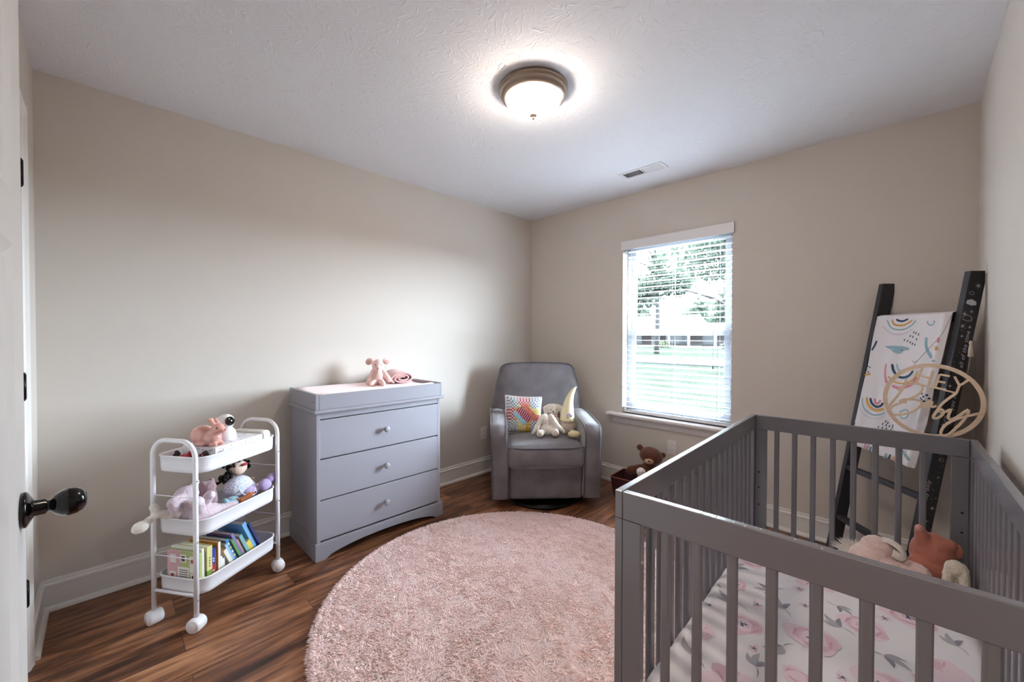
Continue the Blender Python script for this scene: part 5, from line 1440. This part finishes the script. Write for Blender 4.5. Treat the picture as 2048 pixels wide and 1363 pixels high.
for k, c in enumerate((srgb(120, 150, 210), srgb(210, 150, 190), srgb(150, 190, 225), srgb(226, 180, 205), srgb(130, 170, 90), srgb(236, 226, 150))):
    dx = .013 * math.cos(k * 1.25) if k < 5 else 0; dz = .011 * math.sin(k * 1.25) if k < 5 else 0
    MB().ell((.010 + dx + (.0 if k != 4 else -.014), -.030 - .003, .152 + dz), (.011, .006, .010), None, 10, 8).build('flower_petal', mat('felt_%d' % k, c, rough=.9), ht)
body(t, [('e', (.032, -.115, .028), (.050, .030, .028)), ('c', (.03, -.03, .03), (.05, -.07, .024), .014, .016)], fabric('cream_foot', srgb(226, 212, 168), False), .004, .001, name='foot')

# ------------------------------------------------------------------ toys in the crib
def cr(x, y, z): return (x, y, z)
M_PNK = fabric('fluffy_pink_plush', srgb(222, 194, 188)); MS = .339
t = thing('plush_bunny', 'fluffy pale pink bunny lying face down at the far end of the crib', 'stuffed toy', (2.715, -1.0, MS), face(2.70, -1.02)); t.scale = (.86, .86, .9)
body(t, [('e', (-.03, .0, .055), (.075, .075, .052)), ('e', (-.005, .03, .095), (.062, .060, .050)), ('e', (-.045, .02, .085), (.030, .03, .030)), ('c', (.03, -.01, .05), (.120, -.035, .030), .034, .036), ('c', (.04, .03, .065), (.135, .01, .045), .026, .034), ('c', (-.05, -.03, .04), (-.085, -.09, .03), .035, .03), ('e', (.03, -.05, .04), (.05, .05, .04))], M_PNK, .0048, .010, .011)
m = MB()
for dy in (0, .022):
    m.tube(smoothpath([(.0, .02 + dy, .128), (.03, .015 + dy, .140), (.065, .005 + dy, .128), (.082, -.005 + dy, .108), (.072, -.018 + dy, .098), (.045, -.02 + dy, .106)], 4), .0150, 10, flat=.45)
m.build('ear', fabric('soft_ear_cloth', srgb(216, 206, 200), False), t)
t = thing('plush_cat', 'white long-haired plush toy behind the pink bunny in the crib', 'stuffed toy', (2.640, -.945, MS), face(2.6, -.95)); t.scale = (.9, .9, .85)
body(t, [('e', (0, 0, .035), (.060, .045, .036)), ('e', (.02, 0, .05), (.04, .04, .035))], fabric('white_long_fur', srgb(228, 220, 214)), .005, .012, .014)
m = MB(); rng = random.Random(3)
for k in range(260):
    a = rng.uniform(0, 6.3); e_ = rng.uniform(.05, 1.5); dd = Vector((math.cos(a) * math.cos(e_), math.sin(a) * math.cos(e_), math.sin(e_)))
    p0 = Vector((dd.x * .058, dd.y * .043, .035 + dd.z * .032)); p1 = p0 + dd * rng.uniform(.012, .026) + Vector((-.012, 0, .006))
    m.tube([p0, p1], [.0022, .0003], 4, caps=False)
m.build('long_fur', fabric('white_long_fur', srgb(228, 220, 214)), t)['kind'] = 'stuff'
t = thing('plush_pig', 'terracotta cloth toy with a snout and a small ear leaning in the crib corner', 'stuffed toy', (2.862, -.925, MS), face(2.862, -.95)); t.scale = (.74, .8, .86)
body(t, [('e', (0, .02, .100), (.088, .055, .105)), ('c', (-.030, .01, .16), (-.046, -.012, .214), .040, .021), ('c', (.02, .02, .15), (.060, .02, .165), .05, .03), ('c', (.03, .01, .05), (-.05, -.02, .06), .05, .045)], mat('terracotta_cloth', srgb(176, 110, 92), rough=.9, bump=.15, bscale=60, sheen=.3), .0048, .004, .05)
dot(t, (-.048, -.020, .222), (.018, .016, .018), mat('dusty_pink_snout', srgb(196, 140, 130), rough=.9), 'snout')
m = MB(); m.puff([(0, -.030), (.014, -.018), (.017, .002), (.010, .022), (0, .034), (-.012, .015), (-.014, -.012)], .006, M=Matrix.Translation((.090, .015, .150)) @ Matrix.Rotation(PI / 2, 4, 'X')); m.build('ear', mat('terracotta_cloth', (1, 1, 1, 1)), t, weld=True)
t = thing('plush_lamb', 'cream fleece toy against the right side of the crib', 'stuffed toy', (2.918, -1.02, MS), face(2.905, -1.05)); t.scale = (.62, .75, 1.0)
body(t, [('e', (.0, 0, .105), (.050, .045, .028)), ('c', (-.030, -.02, .10), (-.036, -.04, .030), .022, .026), ('c', (.030, -.02, .10), (.034, -.045, .030), .022, .024), ('e', (0, .015, .05), (.040, .035, .05)), ('e', (0, -.05, .022), (.04, .03, .02))], fabric('cream_fleece', srgb(212, 200, 184)), .0044, .007, .009)

# ------------------------------------------------------------------ bin with teddy under the window
BX, BY = 1.285, -.185
t = thing('storage_bin', 'dark maroon storage bin on the floor under the window', 'bin', (BX, BY, 0), math.radians(4))
M_BIN = mat('dark_maroon_leatherette', srgb(72, 34, 40), rough=.45)
def binring(w, d, z, dip=0): return [(x, y, z - dip * (1 - min(1, abs(x) / (w / 2)) ** 2) * (1 if abs(y) > d * .45 else 0)) for x, y in rrect(w, d, .012, 3)]
R1 = [binring(.30, .22, 0), binring(.345, .25, .155, .022), binring(.333, .238, .155, .022), binring(.29, .21, .008)]
n = len(R1[0]); m = MB()
fs_ = [(k * n + i, k * n + (i + 1) % n, (k + 1) * n + (i + 1) % n, (k + 1) * n + i) for k in range(3) for i in range(n)] + [tuple(range(n))[::-1], tuple(3 * n + i for i in range(n))]
m.add([q for r in R1 for q in r], fs_); m.build('bin_shell', M_BIN, t, weld=True)
m = MB(); m.tube([q for q in binring(.340, .245, .158, .022)], .0045, 6, closed=True); m.build('rim_band', mat('copper_trim', srgb(140, 84, 66), rough=.4), t)
t = thing('teddy_bear', 'dark brown teddy bear sitting in the storage bin', 'stuffed toy', (1.335, -.165, .010), face(1.335, -.165))
M_TED = fabric('dark_brown_plush', srgb(98, 60, 46))
body(t, [('e', (.02, .02, .14), (.075, .06, .13)), ('e', (.045, -.01, .325), (.088, .07, .066), (0, .22, 0)), ('e', (-.038, 0, .382), (.024, .014, .024)), ('e', (.130, 0, .335), (.024, .014, .022)), ('c', (-.03, 0, .22), (-.105, -.03, .205), .032, .034), ('c', (.08, 0, .22), (.13, -.04, .19), .034, .032), ('c', (.03, 0, .2), (.04, 0, .27), .05, .05)], M_TED, .005, .003)
dot(t, (.032, -.070, .300), (.034, .022, .022), fabric('tan_muzzle', srgb(186, 150, 118), False), 'muzzle'); dot(t, (.030, -.092, .306), (.008, .005, .006), M_EYE, 'nose')
dot(t, (.008, -.074, .338), .006, M_EYE); dot(t, (.068, -.072, .322), .006, M_EYE)
m = MB(); m.puff([(-.03, -.008), (0, -.014), (.036, -.012), (.036, .012), (0, .014), (-.03, .01)], .008, M=Matrix.Translation((-.030, -.078, .222)) @ Matrix.Rotation(PI / 2, 4, 'X')); m.build('ribbon', mat('bright_pink_satin', srgb(214, 66, 130), rough=.4), t, weld=True)
t = thing('plush_ball_toy', 'small white round-headed toy held in front of the teddy bear', 'stuffed toy', (1.352, -.262, .165), face(1.35, -.26))
body(t, [('e', (0, 0, .065), .033), ('e', (0, .005, .02), (.026, .022, .028))], fabric('white_felt', srgb(226, 218, 212), False), .003, .001)
dot(t, (-.008, -.032, .073), .0035, M_EYE); dot(t, (.014, -.030, .073), .0035, M_EYE)

# ------------------------------------------------------------------ blanket ladder in the corner
M_LAD = mat('charcoal_ladder_paint', srgb(52, 52, 58), rough=.5, spec=.4)
LA, LTH = (2.727, 0.0), math.radians(-47.85)
LH, LS, LD, LT = 1.553, .285, .063, .027
ld = thing('blanket_ladder', 'charcoal wooden blanket ladder leaning across the right corner', 'ladder', (LA[0], LA[1], 0), LTH)
def LP(u, n_, z): return (u, -(n_ + LS * (LH - z) / LH), z)
for u0 in (-LT, .451 - LT):
    m = MB()
    q = [LP(u0, 0, 0), LP(u0 + LT, 0, 0), LP(u0 + LT, LD, 0), LP(u0, LD, 0), LP(u0, 0, LH - .06), LP(u0 + LT, 0, LH - .06), LP(u0 + LT, LD, LH), LP(u0, LD, LH)]
    tb = [(u0, -.0005, LH), (u0 + LT, -.0005, LH)]
    b4 = (u0, -.0005, LH - .055); b5 = (u0 + LT, -.0005, LH - .055)
    m.add([q[0], q[1], q[2], q[3], b4, b5, q[6], q[7], tb[0], tb[1]], [(0, 3, 2, 1), (7, 8, 9, 6), (3, 7, 6, 2), (0, 1, 5, 4), (4, 5, 9, 8), (0, 4, 8, 7, 3), (1, 2, 6, 9, 5)])
    rl = m.build('rail', M_LAD, ld, weld=True, bev=.002)
for z in (.235, .515, .795, 1.075, 1.345):
    m = MB(); sl = math.atan2(LS, LH)
    y = LP(0, .034, z)[1]
    m.box((0, -.024, -.0125), (.451 - LT, .024, .0125), 0, Matrix.Translation((0, y, z)) @ Matrix.Rotation(-sl, 4, 'X')); m.build('rung', M_LAD, ld, bev=.002)
# white lettering and motifs on the outer face of the right rail
M_CHALK = mat('white_lettering', srgb(205, 205, 208), rough=.7)
uo = .451 + .0006
FM = lambda n_, z: Matrix.Translation((uo, LP(0, n_, z)[1], z)) @ Matrix(((0, 0, 1, 0), (0, -1, 0, 0), (1, 0, 0, 0), (0, 0, 0, 1))) 
# axes of the rail's face: U runs up the rail, W towards the front edge
Ud = Vector((0, LS / LH, 1)).normalized(); Wd = Vector((0, -1, LS / LH)).normalized()
def railM(n_, z):
    o_ = Vector((uo, LP(0, n_, z)[1], z)); Nn = Vector((1, 0, 0))
    return Matrix(((Ud.x, Wd.x, Nn.x, o_.x), (Ud.y, Wd.y, Nn.y, o_.y), (Ud.z, Wd.z, Nn.z, o_.z), (0, 0, 0, 1)))
def words(txt, n_, z, size):
    cu = bpy.data.curves.new('lettering', 'FONT'); cu.body = txt; cu.size = size; cu.shear = .25; cu.offset = .0002; cu.space_character = 1.12
    o_ = bpy.data.objects.new('tmp_text', cu); C.objects.link(o_)
    dg = bpy.context.evaluated_depsgraph_get(); dg.update()
    me = bpy.data.meshes.new_from_object(o_.evaluated_get(dg)); bpy.data.objects.remove(o_); bpy.data.curves.remove(cu)
    me.materials.clear(); me.materials.append(M_CHALK); me.name = 'lettering'
    lo = bpy.data.objects.new('lettering', me); C.objects.link(lo); lo.parent = ld; lo.matrix_local = railM(n_, z); lo['label'] = 'white handwritten words on the ladder rail'
words('are my sunshine my only', .046, .315, .026)
words('you m', .014, .925, .026)
words('s all of the time', .012, 1.095, .026)
m = MB(); rng = random.Random(12)
def star4(M_, r, k=4, thin=.22):
    pts = []
    for i in range(2 * k):
        a = PI * i / k; rr_ = r if i % 2 == 0 else r * thin
        pts.append((rr_ * math.cos(a), rr_ * math.sin(a), 0))
    m.add([(0, 0, 0)] + pts, [(0, 1 + i, 1 + (i + 1) % (2 * k)) for i in range(2 * k)], 0, False, M_)
for (n_, z, r, k) in ((.018, 1.485, .011, 6), (.052, 1.36, .010, 4), (.024, 1.37, .007, 5), (.050, 1.305, .009, 6), (.044, 1.26, .007, 4), (.050, 1.035, .009, 4), (.046, .86, .009, 4), (.020, 1.05, .006, 4), (.02, .79, .008, 4), (.018, .62, .006, 5), (.016, .48, .009, 4), (.03, .42, .006, 4), (.050, .25, .008, 4), (.018, 1.30, .008, 4)):
    star4(railM(n_, z), r * 1.35, k)
for _ in range(120):
    z = rng.uniform(.2, 1.50); n_ = rng.uniform(.006, .056)
    if (1.09 < z < 1.30 and n_ < .034) or (.90 < z < 1.0 and n_ < .036) or (.31 < z < .76 and n_ > .036) or (1.38 < z < 1.44): continue
    star4(railM(n_, z), rng.uniform(.0010, .0020), 4, .8)
def outline(M_, pts, w_, closed=True):
    P = smoothpath([(x, y, 0) for x, y in pts], 4, closed)
    n = len(P)
    for i in range(n if closed else n - 1):
        a, b = P[i], P[(i + 1) % n]; d = (b - a); 
        if d.length < 1e-6: continue
        d.normalize(); q = Vector((-d.y, d.x, 0)) * w_
        m.add([a + q, a - q, b - q, b + q], [(0, 1, 2, 3)], 0, False, M_)
cl = [(-.006, -.020), (.006, -.018), (.010, -.008), (.013, 0), (.010, .010), (.006, .018), (-.006, .019), (-.009, .008), (-.011, 0), (-.009, -.010)]
_q = smoothpath([(x * 1.15, y * 1.1, 0) for x, y in cl], 4, True); m.add([(v.x, v.y, 0) for v in _q], [tuple(range(len(_q)))], 0, False, railM(.033, 1.410))
outline(railM(.036, 1.340), [(x * 1.1, y, 0)[:2] for x, y in cl], .0009)
outline(railM(.040, 1.452), [(x * .6, y * .5) for x, y in cl], .0007)
outline(railM(.030, .885), [(.016 * math.cos(a), .016 * math.sin(a)) for a in [i * PI / 5 for i in range(10)]], .0011); outline(railM(.030, .885), [(.010 * math.cos(a), .010 * math.sin(a)) for a in [i * PI / 5 for i in range(10)]], .0008)
outline(railM(.020, .70), [(x * .6, y * .5) for x, y in cl], .0007); outline(railM(.044, .29), [(.012 * math.cos(a), .012 * math.sin(a)) for a in [i * PI / 5 for i in range(10)]], .0011)
mo_ = m.build('painted_stars', M_CHALK, ld, label='white painted stars and clouds on the ladder rail')

# ------------------------------------------------------------------ blanket over the top rung
bk = thing('baby_blanket', 'white baby blanket with rainbows hanging over the ladder top rung', 'blanket', (LA[0], LA[1], 0), LTH)
M_BLA = mat('white_blanket_cotton', srgb(222, 217, 220), rough=.9, sheen=.3, bump=.1, bscale=400)
BC = {'navy': mat('print_navy', srgb(44, 70, 98), rough=.9), 'orange': mat('print_mustard', srgb(206, 160, 92), rough=.9), 'teal': mat('print_teal', srgb(140, 172, 186), rough=.9), 'lilac': mat('print_lilac_grey', srgb(206, 202, 212), rough=.9), 'pink': mat('print_rose', srgb(206, 128, 146), rough=.9)}
order = ['navy', 'orange', 'teal', 'lilac', 'pink']
ZT = 1.365
EDGE = [(.62, .020, .376), (.66, .018, .392), (.72, .014, .398), (.81, .014, .403), (.86, .014, .407), (.95, .016, .406), (1.04, .020, .406), (1.10, .024, .414), (1.18, .022, .419), (1.30, .020, .419), (1.365, .020, .420)]
def edge(z):
    z = max(.62, min(1.365, z))
    for a, b in zip(EDGE, EDGE[1:]):
        if a[0] <= z <= b[0]:
            t_ = (z - a[0]) / (b[0] - a[0]); return a[1] + (b[1] - a[1]) * t_, a[2] + (b[2] - a[2]) * t_
    return EDGE[-1][1:]
def bsurf(u, z, off=0.0):
    """front layer of the blanket at ladder coordinates (u, z)"""
    rip = .0030 * math.sin(u * 46 + 3 * noise.noise(Vector((u * 7, z * 4, 1)))) * (1.2 - .6 * (z - .6)) + .004 * noise.noise(Vector((u * 9, z * 3, 7)))
    n_ = .078 + rip + off
    n_ += .010 * math.exp(-((u - .398 + .05 * (1.3 - z)) / .014) ** 2)
    return Vector(LP(u, n_, z))
m = MB(); mats_b = [M_BLA] + [BC[k] for k in order]
def bot(u): return .640 + .018 * (1 - u / .4)
for off, sg in ((0, 1), (-.011, -1)):
    def F(a, b, off=off):
        z = bot(.2) + (ZT - bot(.2)) * b; lo, hi = edge(z); 
        if off == 0: pass
        x = lo + (hi - lo) * a; zz_ = z + (bot(x) - bot(.2)) * (1 - b)
        rnd = max(0, 1 - min(a, 1 - a) / .03) * .004 + max(0, 1 - b / .02) * .004
        return bsurf(x, zz_, off - rnd * sg)
    m.grid(F, 60, 80, 0)
# closing edges of the folded layers
def strip_(fa, fb, n):
    vs_ = [fa(i / n) for i in range(n + 1)] + [fb(i / n) for i in range(n + 1)]
    m.add(vs_, [(i, i + 1, n + 2 + i, n + 1 + i) for i in range(n)], 0, True)
def Fp(a, b, off, sg):
    z = bot(.2) + (ZT - bot(.2)) * b; lo, hi = edge(z); x = lo + (hi - lo) * a; zz_ = z + (bot(x) - bot(.2)) * (1 - b)
    rnd = max(0, 1 - min(a, 1 - a) / .03) * .004 + max(0, 1 - b / .02) * .004
    return bsurf(x, zz_, off - rnd * sg)
for aa in (0, 1): strip_(lambda t_: Fp(aa, t_, 0, 1), lambda t_: Fp(aa, t_, -.011, -1), 80)
strip_(lambda t_: Fp(t_, 0, 0, 1), lambda t_: Fp(t_, 0, -.011, -1), 60)
# over the rung and down the back
def G(a, b):
    t_ = b * PI
    x = .020 + .400 * a
    if b < .3:
        q = b / .3 * PI; return Vector(LP(x, .036 + .040 * math.cos(q), ZT - .002 + .012 * math.sin(q)))
    z = ZT - .002 - (b - .3) / .7 * .50
    return Vector(LP(x + .010 * a, -.006 + .002 * math.sin(x * 50) + .012 * min(1, (b - .3) * 8), z))
m.grid(G, 40, 60, 0)
lay_b = [0]
def seg(P, w_, mi):
    lay_b[0] += 1; off = .0009 + .00025 * (lay_b[0] % 5)
    Q = smoothpath([(a, b, 0) for a, b in P], 5); n = len(Q); L_ = []; R_ = []
    for i in range(n):
        a, b = Q[max(0, i - 1)], Q[min(n - 1, i + 1)]; d = (b - a); d = d.normalized() if d.length > 0 else Vector((1, 0, 0)); q = Vector((-d.y, d.x, 0)) * w_ / 2 * min(1, .45 + min(i, n - 1 - i) * .5)
        L_.append(Q[i] + q); R_.append(Q[i] - q)
    cl_ = lambda v: bsurf(min(max(v.x, edge(v.y)[0] + .002), edge(v.y)[1] - .002), min(v.y, ZT - .002), off)
    m.add([cl_(v) for v in L_] + [cl_(v) for v in Q] + [cl_(v) for v in R_], [(i, n + i, n + i + 1, i + 1) for i in range(n - 1)] + [(n + i, 2 * n + i, 2 * n + i + 1, n + i + 1) for i in range(n - 1)], mi, True)
RB = [('navy', 0.01, [(0.1489, 1.3476), (0.1655, 1.3395), (0.1865, 1.3366), (0.2126, 1.3472)]), ('orange', 0.01, [(0.1192, 1.345), (0.1396, 1.3226), (0.1711, 1.3148), (0.2021, 1.3182), (0.2366, 1.339)]), ('teal', 0.007, [(0.0929, 1.346), (0.1182, 1.3096), (0.1612, 1.2936), (0.207, 1.2961), (0.2414, 1.3172), (0.2542, 1.3383)]), ('lilac', 0.01, [(0.0758, 1.3161), (0.1084, 1.2851), (0.161, 1.2685), (0.2121, 1.2735), (0.2459, 1.2965)]), ('teal', 0.013, [(0.3285, 1.2547), (0.3347, 1.2163), (0.3514, 1.1825), (0.3721, 1.1544)]), ('teal', 0.01, [(0.3796, 1.1418), (0.4002, 1.1464)]), ('teal', 0.006, [(0.3161, 1.3325), (0.3253, 1.3174), (0.344, 1.3115), (0.3545, 1.3248), (0.3492, 1.3337)]), ('pink', 0.014, [(0.3923, 1.2535), (0.3963, 1.2297)]), ('orange', 0.016, [(0.3865, 1.2127), (0.3977, 1.193)]), ('navy', 0.012, [(0.0564, 1.2339), (0.0497, 1.2067), (0.0362, 1.1797)]), ('pink', 0.012, [(0.1388, 1.1151), (0.1448, 1.0711), (0.1619, 1.0296), (0.1709, 1.0172)]), ('navy', 0.012, [(0.1752, 1.1154), (0.1892, 1.0804), (0.2181, 1.0567), (0.2504, 1.0522), (0.2805, 1.0655), (0.2965, 1.0907)]), ('teal', 0.01, [(0.1985, 1.1171), (0.2133, 1.0903), (0.2453, 1.0749)]), ('orange', 0.008, [(0.1701, 1.0519), (0.1983, 1.0283), (0.2459, 1.0223), (0.2876, 1.0333), (0.3135, 1.0613), (0.3199, 1.0918)]), ('pink', 0.014, [(0.1979, 1.0044), (0.2398, 0.9987), (0.2867, 1.0129), (0.3137, 1.0363), (0.3237, 1.0623)]), ('pink', 0.012, [(0.114, 0.9262), (0.1231, 0.9073), (0.143, 0.9041), (0.1568, 0.9253)]), ('navy', 0.012, [(0.0899, 0.9258), (0.1044, 0.8987), (0.1365, 0.8861), (0.1657, 0.8955), (0.1739, 0.913)]), ('orange', 0.014, [(0.0677, 0.9263), (0.0828, 0.8923), (0.1146, 0.8701), (0.1503, 0.8684), (0.187, 0.8832)]), ('teal', 0.008, [(0.038, 0.9218), (0.0508, 0.884), (0.0862, 0.8509), (0.1313, 0.8413), (0.1787, 0.8538), (0.1935, 0.8684)]), ('lilac', 0.008, [(0.0295, 0.8718), (0.0623, 0.8379), (0.1099, 0.8222), (0.1598, 0.8285), (0.1989, 0.8456)]), ('teal', 0.007, [(0.2791, 0.8872), (0.3062, 0.9008), (0.3199, 0.8874), (0.3144, 0.8638), (0.2942, 0.8571), (0.2798, 0.872), (0.2791, 0.8872)]), ('navy', 0.009, [(0.0235, 0.7775), (0.0217, 0.7621)]), ('orange', 0.012, [(0.0215, 1.0439), (0.0617, 1.0523)]), ('pink', 0.01, [(0.3758, 0.8107), (0.3935, 0.8101)])]
DASH = [((0.2545, 1.2723), (0.2564, 1.2835)), ((0.2672, 1.2687), (0.269, 1.2798)), ((0.2825, 1.262), (0.2843, 1.2731)), ((0.2409, 1.2543), (0.2429, 1.2656)), ((0.2561, 1.2503), (0.258, 1.2615)), ((0.277, 1.2382), (0.2789, 1.2494)), ((0.2129, 1.2343), (0.2149, 1.2458)), ((0.2309, 1.2294), (0.2328, 1.2408)), ((0.248, 1.2225), (0.2499, 1.2338)), ((0.2614, 1.2161), (0.2633, 1.2274)), ((0.2743, 1.2113), (0.2762, 1.2225)), ((0.2061, 0.8174), (0.2083, 0.8284)), ((0.2176, 0.812), (0.2198, 0.823)), ((0.1958, 0.8019), (0.1981, 0.813)), ((0.2134, 0.7989), (0.2156, 0.81)), ((0.2287, 0.7971), (0.2309, 0.8081)), ((0.1778, 0.7818), (0.1801, 0.793)), ((0.1979, 0.7827), (0.2002, 0.7938)), ((0.2172, 0.7829), (0.2194, 0.794)), ((0.2408, 0.7832), (0.2429, 0.7941)), ((0.2468, 0.795), (0.2489, 0.8059)), ((0.2473, 0.8055), (0.2494, 0.8163))]
DOTS = [(0.0317, 1.0923), (0.0465, 1.0872), (0.0281, 1.0732), (0.0405, 1.0617), (0.3653, 0.9878), (0.3898, 0.9845), (0.3788, 0.9761), (0.3649, 0.9663), (0.3987, 0.9705), (0.3847, 0.9553), (0.3736, 0.9608)]
CLOUD = [(0.1051, 1.2053), (0.1566, 1.2094), (0.2153, 1.2082), (0.2508, 1.1999), (0.2487, 1.1896), (0.2194, 1.1901), (0.2139, 1.1768), (0.1924, 1.1696), (0.1669, 1.1775), (0.1539, 1.1894), (0.1327, 1.1941)]
HEM = [('teal', .30, .655), ('teal', .135, .668), ('navy', .150, .664), ('teal', .165, .662), ('pink', .11, .668), ('pink', .125, .667), ('teal', .243, .656), ('navy', .262, .656), ('orange', .280, .656), ('pink', .296, .658)]
for c, w_, P in RB: seg(P, w_, 1 + order.index(c))
for a, b in DASH: seg([a, ((a[0] + b[0]) / 2, (a[1] + b[1]) / 2), b], .0052, 1)
for (x, z) in DOTS: seg([(x, z - .004), (x + .0005, z), (x, z + .004)], .009, 1)
for c, x, z in HEM: seg([(x - .003, z - .012), (x, z), (x + .003, z + .014)], .008, 1 + order.index(c))
cxm = sum(q[0] for q in CLOUD) / len(CLOUD); czm = sum(q[1] for q in CLOUD) / len(CLOUD)
m.add([bsurf(cxm, czm, .0032)] + [bsurf(x, z, .0024) for x, z in CLOUD], [(0, 1 + i, 1 + (i + 1) % len(CLOUD)) for i in range(len(CLOUD))], 3, True)
seg([(.315, .72), (.345, .69), (.375, .675)], .012, 3)
m.build('blanket_cloth', mats_b, bk)

# ------------------------------------------------------------------ round wooden sign hanging from the ladder
M_PLY = mat('birch_plywood', srgb(228, 204, 178), rough=.6, var=.08, vscale=18, stretch=(1, 1, 8))
SX, SY, SZ = 2.864, -.488, .9685
sg_ = thing('baby_sign', 'round plywood hoop sign reading HEY Baby hanging on the ladder', 'sign', (SX, SY, SZ))
SK = (CAM[1] - SY) / (CAM[1] + .45)
MXZ = Matrix(((1, 0, 0, 0), (0, 0, 1, 0), (0, 1, 0, 0), (0, 0, 0, 1)))
m = MB(); n = 72; Ro, Ri = .1640 * SK, .1475 * SK
vs_ = []
for yy in (-.002, .002):
    for R_ in (Ro, Ri):
        vs_ += [(R_ * math.cos(2 * PI * i / n), yy, R_ * 1.035 * math.sin(2 * PI * i / n)) for i in range(n)]
fs_ = []
for i in range(n):
    j = (i + 1) % n
    fs_ += [(i, j, n + j, n + i), (2 * n + i, 3 * n + i, 3 * n + j, 2 * n + j), (i, 2 * n + i, 2 * n + j, j), (n + i, n + j, 3 * n + j, 3 * n + i)]
m.add(vs_, fs_, 0, False); m.build('hoop', M_PLY, sg_, weld=True)
SIGN = {'H1': [(-0.03, 0.152), (-0.039, 0.115), (-0.049, 0.079)], 'H2': [(0.004, 0.138), (-0.003, 0.103), (-0.011, 0.063)], 'Hb': [(-0.04, 0.113), (-0.004, 0.102)], 'E1': [(0.024, 0.122), (0.017, 0.09), (0.01, 0.061)], 'Ea': [(0.024, 0.122), (0.056, 0.116)], 'Eb': [(0.017, 0.091), (0.043, 0.086)], 'Ec': [(0.01, 0.061), (0.045, 0.055)], 'Y1': [(0.07, 0.116), (0.085, 0.077)], 'Y2': [(0.119, 0.111), (0.099, 0.09), (0.085, 0.077)], 'Y3': [(0.085, 0.077), (0.077, 0.045)], 'base': [(-0.049, 0.079), (-0.011, 0.063), (0.01, 0.061), (0.045, 0.051), (0.079, 0.042)], 'B1': [(-0.082, 0.093), (-0.095, 0.047), (-0.118, 0.001), (-0.134, -0.028), (-0.147, -0.055)], 'B2': [(-0.113, 0.038), (-0.085, 0.064), (-0.054, 0.074), (-0.032, 0.068), (-0.029, 0.051), (-0.042, 0.026), (-0.067, 0.004), (-0.095, -0.012), (-0.103, -0.012), (-0.091, -0.004), (-0.064, -0.001), (-0.04, -0.004), (-0.031, -0.016), (-0.043, -0.039), (-0.066, -0.061), (-0.097, -0.076), (-0.129, -0.081), (-0.141, -0.069), (-0.13, -0.043), (-0.102, -0.022), (-0.081, -0.015)], 'a': [(0.002, -0.001), (-0.013, -0.009), (-0.026, -0.022), (-0.027, -0.033), (-0.017, -0.031), (-0.004, -0.016), (0.002, -0.003), (-0.001, -0.022), (0.005, -0.028), (0.016, -0.02)], 'b1': [(0.077, 0.044), (0.054, 0.017), (0.032, -0.012), (0.018, -0.043), (0.007, -0.07), (0.009, -0.079), (0.022, -0.075), (0.036, -0.057), (0.037, -0.04), (0.028, -0.037), (0.017, -0.05)], 'u': [(0.028, -0.053), (0.045, -0.044), (0.06, -0.033), (0.055, -0.054), (0.053, -0.072), (0.063, -0.076), (0.083, -0.06), (0.101, -0.039), (0.114, -0.026)], 'y': [(0.114, -0.026), (0.11, -0.047), (0.097, -0.078), (0.077, -0.113), (0.056, -0.144), (0.037, -0.154), (0.031, -0.142), (0.04, -0.112), (0.062, -0.086), (0.089, -0.066), (0.119, -0.05), (0.148, -0.037)]}
def ribbon(mb, P, w_, t_=.002, k=6):
    Q = smoothpath([(a, b, 0) for a, b in P], k) if len(P) > 2 else [Vector((a, b, 0)) for a, b in P]
    n = len(Q); A_ = []; B_ = []
    for i in range(n):
        a, b = Q[max(0, i - 1)], Q[min(n - 1, i + 1)]; d = (b - a).normalized(); q = Vector((-d.y, d.x, 0)) * w_ / 2
        A_.append(Q[i] + q); B_.append(Q[i] - q)
    vs_ = [(v.x, sg2 * (t_ + .000018 * (i_ % n)), v.y) for sg2 in (-1, 1) for i_, v in enumerate(A_ + B_)]
    fs_ = [(0, n, 3 * n, 2 * n), (n - 1, 3 * n - 1, 4 * n - 1, 2 * n - 1)]
    for i in range(n - 1):
        fs_ += [(i, i + 1, n + i + 1, n + i), (2 * n + i, 3 * n + i, 3 * n + i + 1, 2 * n + i + 1), (i, 2 * n + i, 2 * n + i + 1, i + 1), (n + i, n + i + 1, 3 * n + i + 1, 3 * n + i)]
    mb.add(vs_, fs_)
m = MB()
for ki, (k, P) in enumerate(SIGN.items()):
    P = [(a * SK, b * SK) for a, b in P]
    ribbon(m, P, .0086 if k[0] in 'HEY' else (.0066 if k == 'base' else .0092), (.0018 if k in ('B1', 'B2', 'a') else .0020) + .00012 * ki, 2 if k[0] in 'HEY' else 6)
m.build('lettering', M_PLY, sg_, label='cut-out words HEY Baby')
m = MB(); m.tube(smoothpath([(-.058, 0, .160), (-.02, .02, .22), (.03, .04, .30), (.055, .06, .37), (.062, .10, .385)], 4), .0011, 6)
m.tube([(.108, 0, .130), (.112, .03, .165), (.118, .05, .21)], .0011, 6)
m.tube([(-.058, -.002, .168), (-.064, -.004, .180)], .0009, 5); m.tube([(-.058, -.002, .168), (-.050, -.004, .178)], .0009, 5)
m.build('twine', mat('jute_twine', srgb(150, 136, 116), rough=.9), sg_)
m = MB(); m.lathe([(.0001, 0), (.0085, .002), (.0075, .03), (.0045, .055), (.006, .062), (.0035, .070), (.0001, .072)], 12, 0, Matrix.Translation((.117, .035, .200))); m.build('tassel', mat('cream_tassel', srgb(200, 186, 168), rough=.9), sg_, label='cream tassel')
bpy.context.view_layer.update()
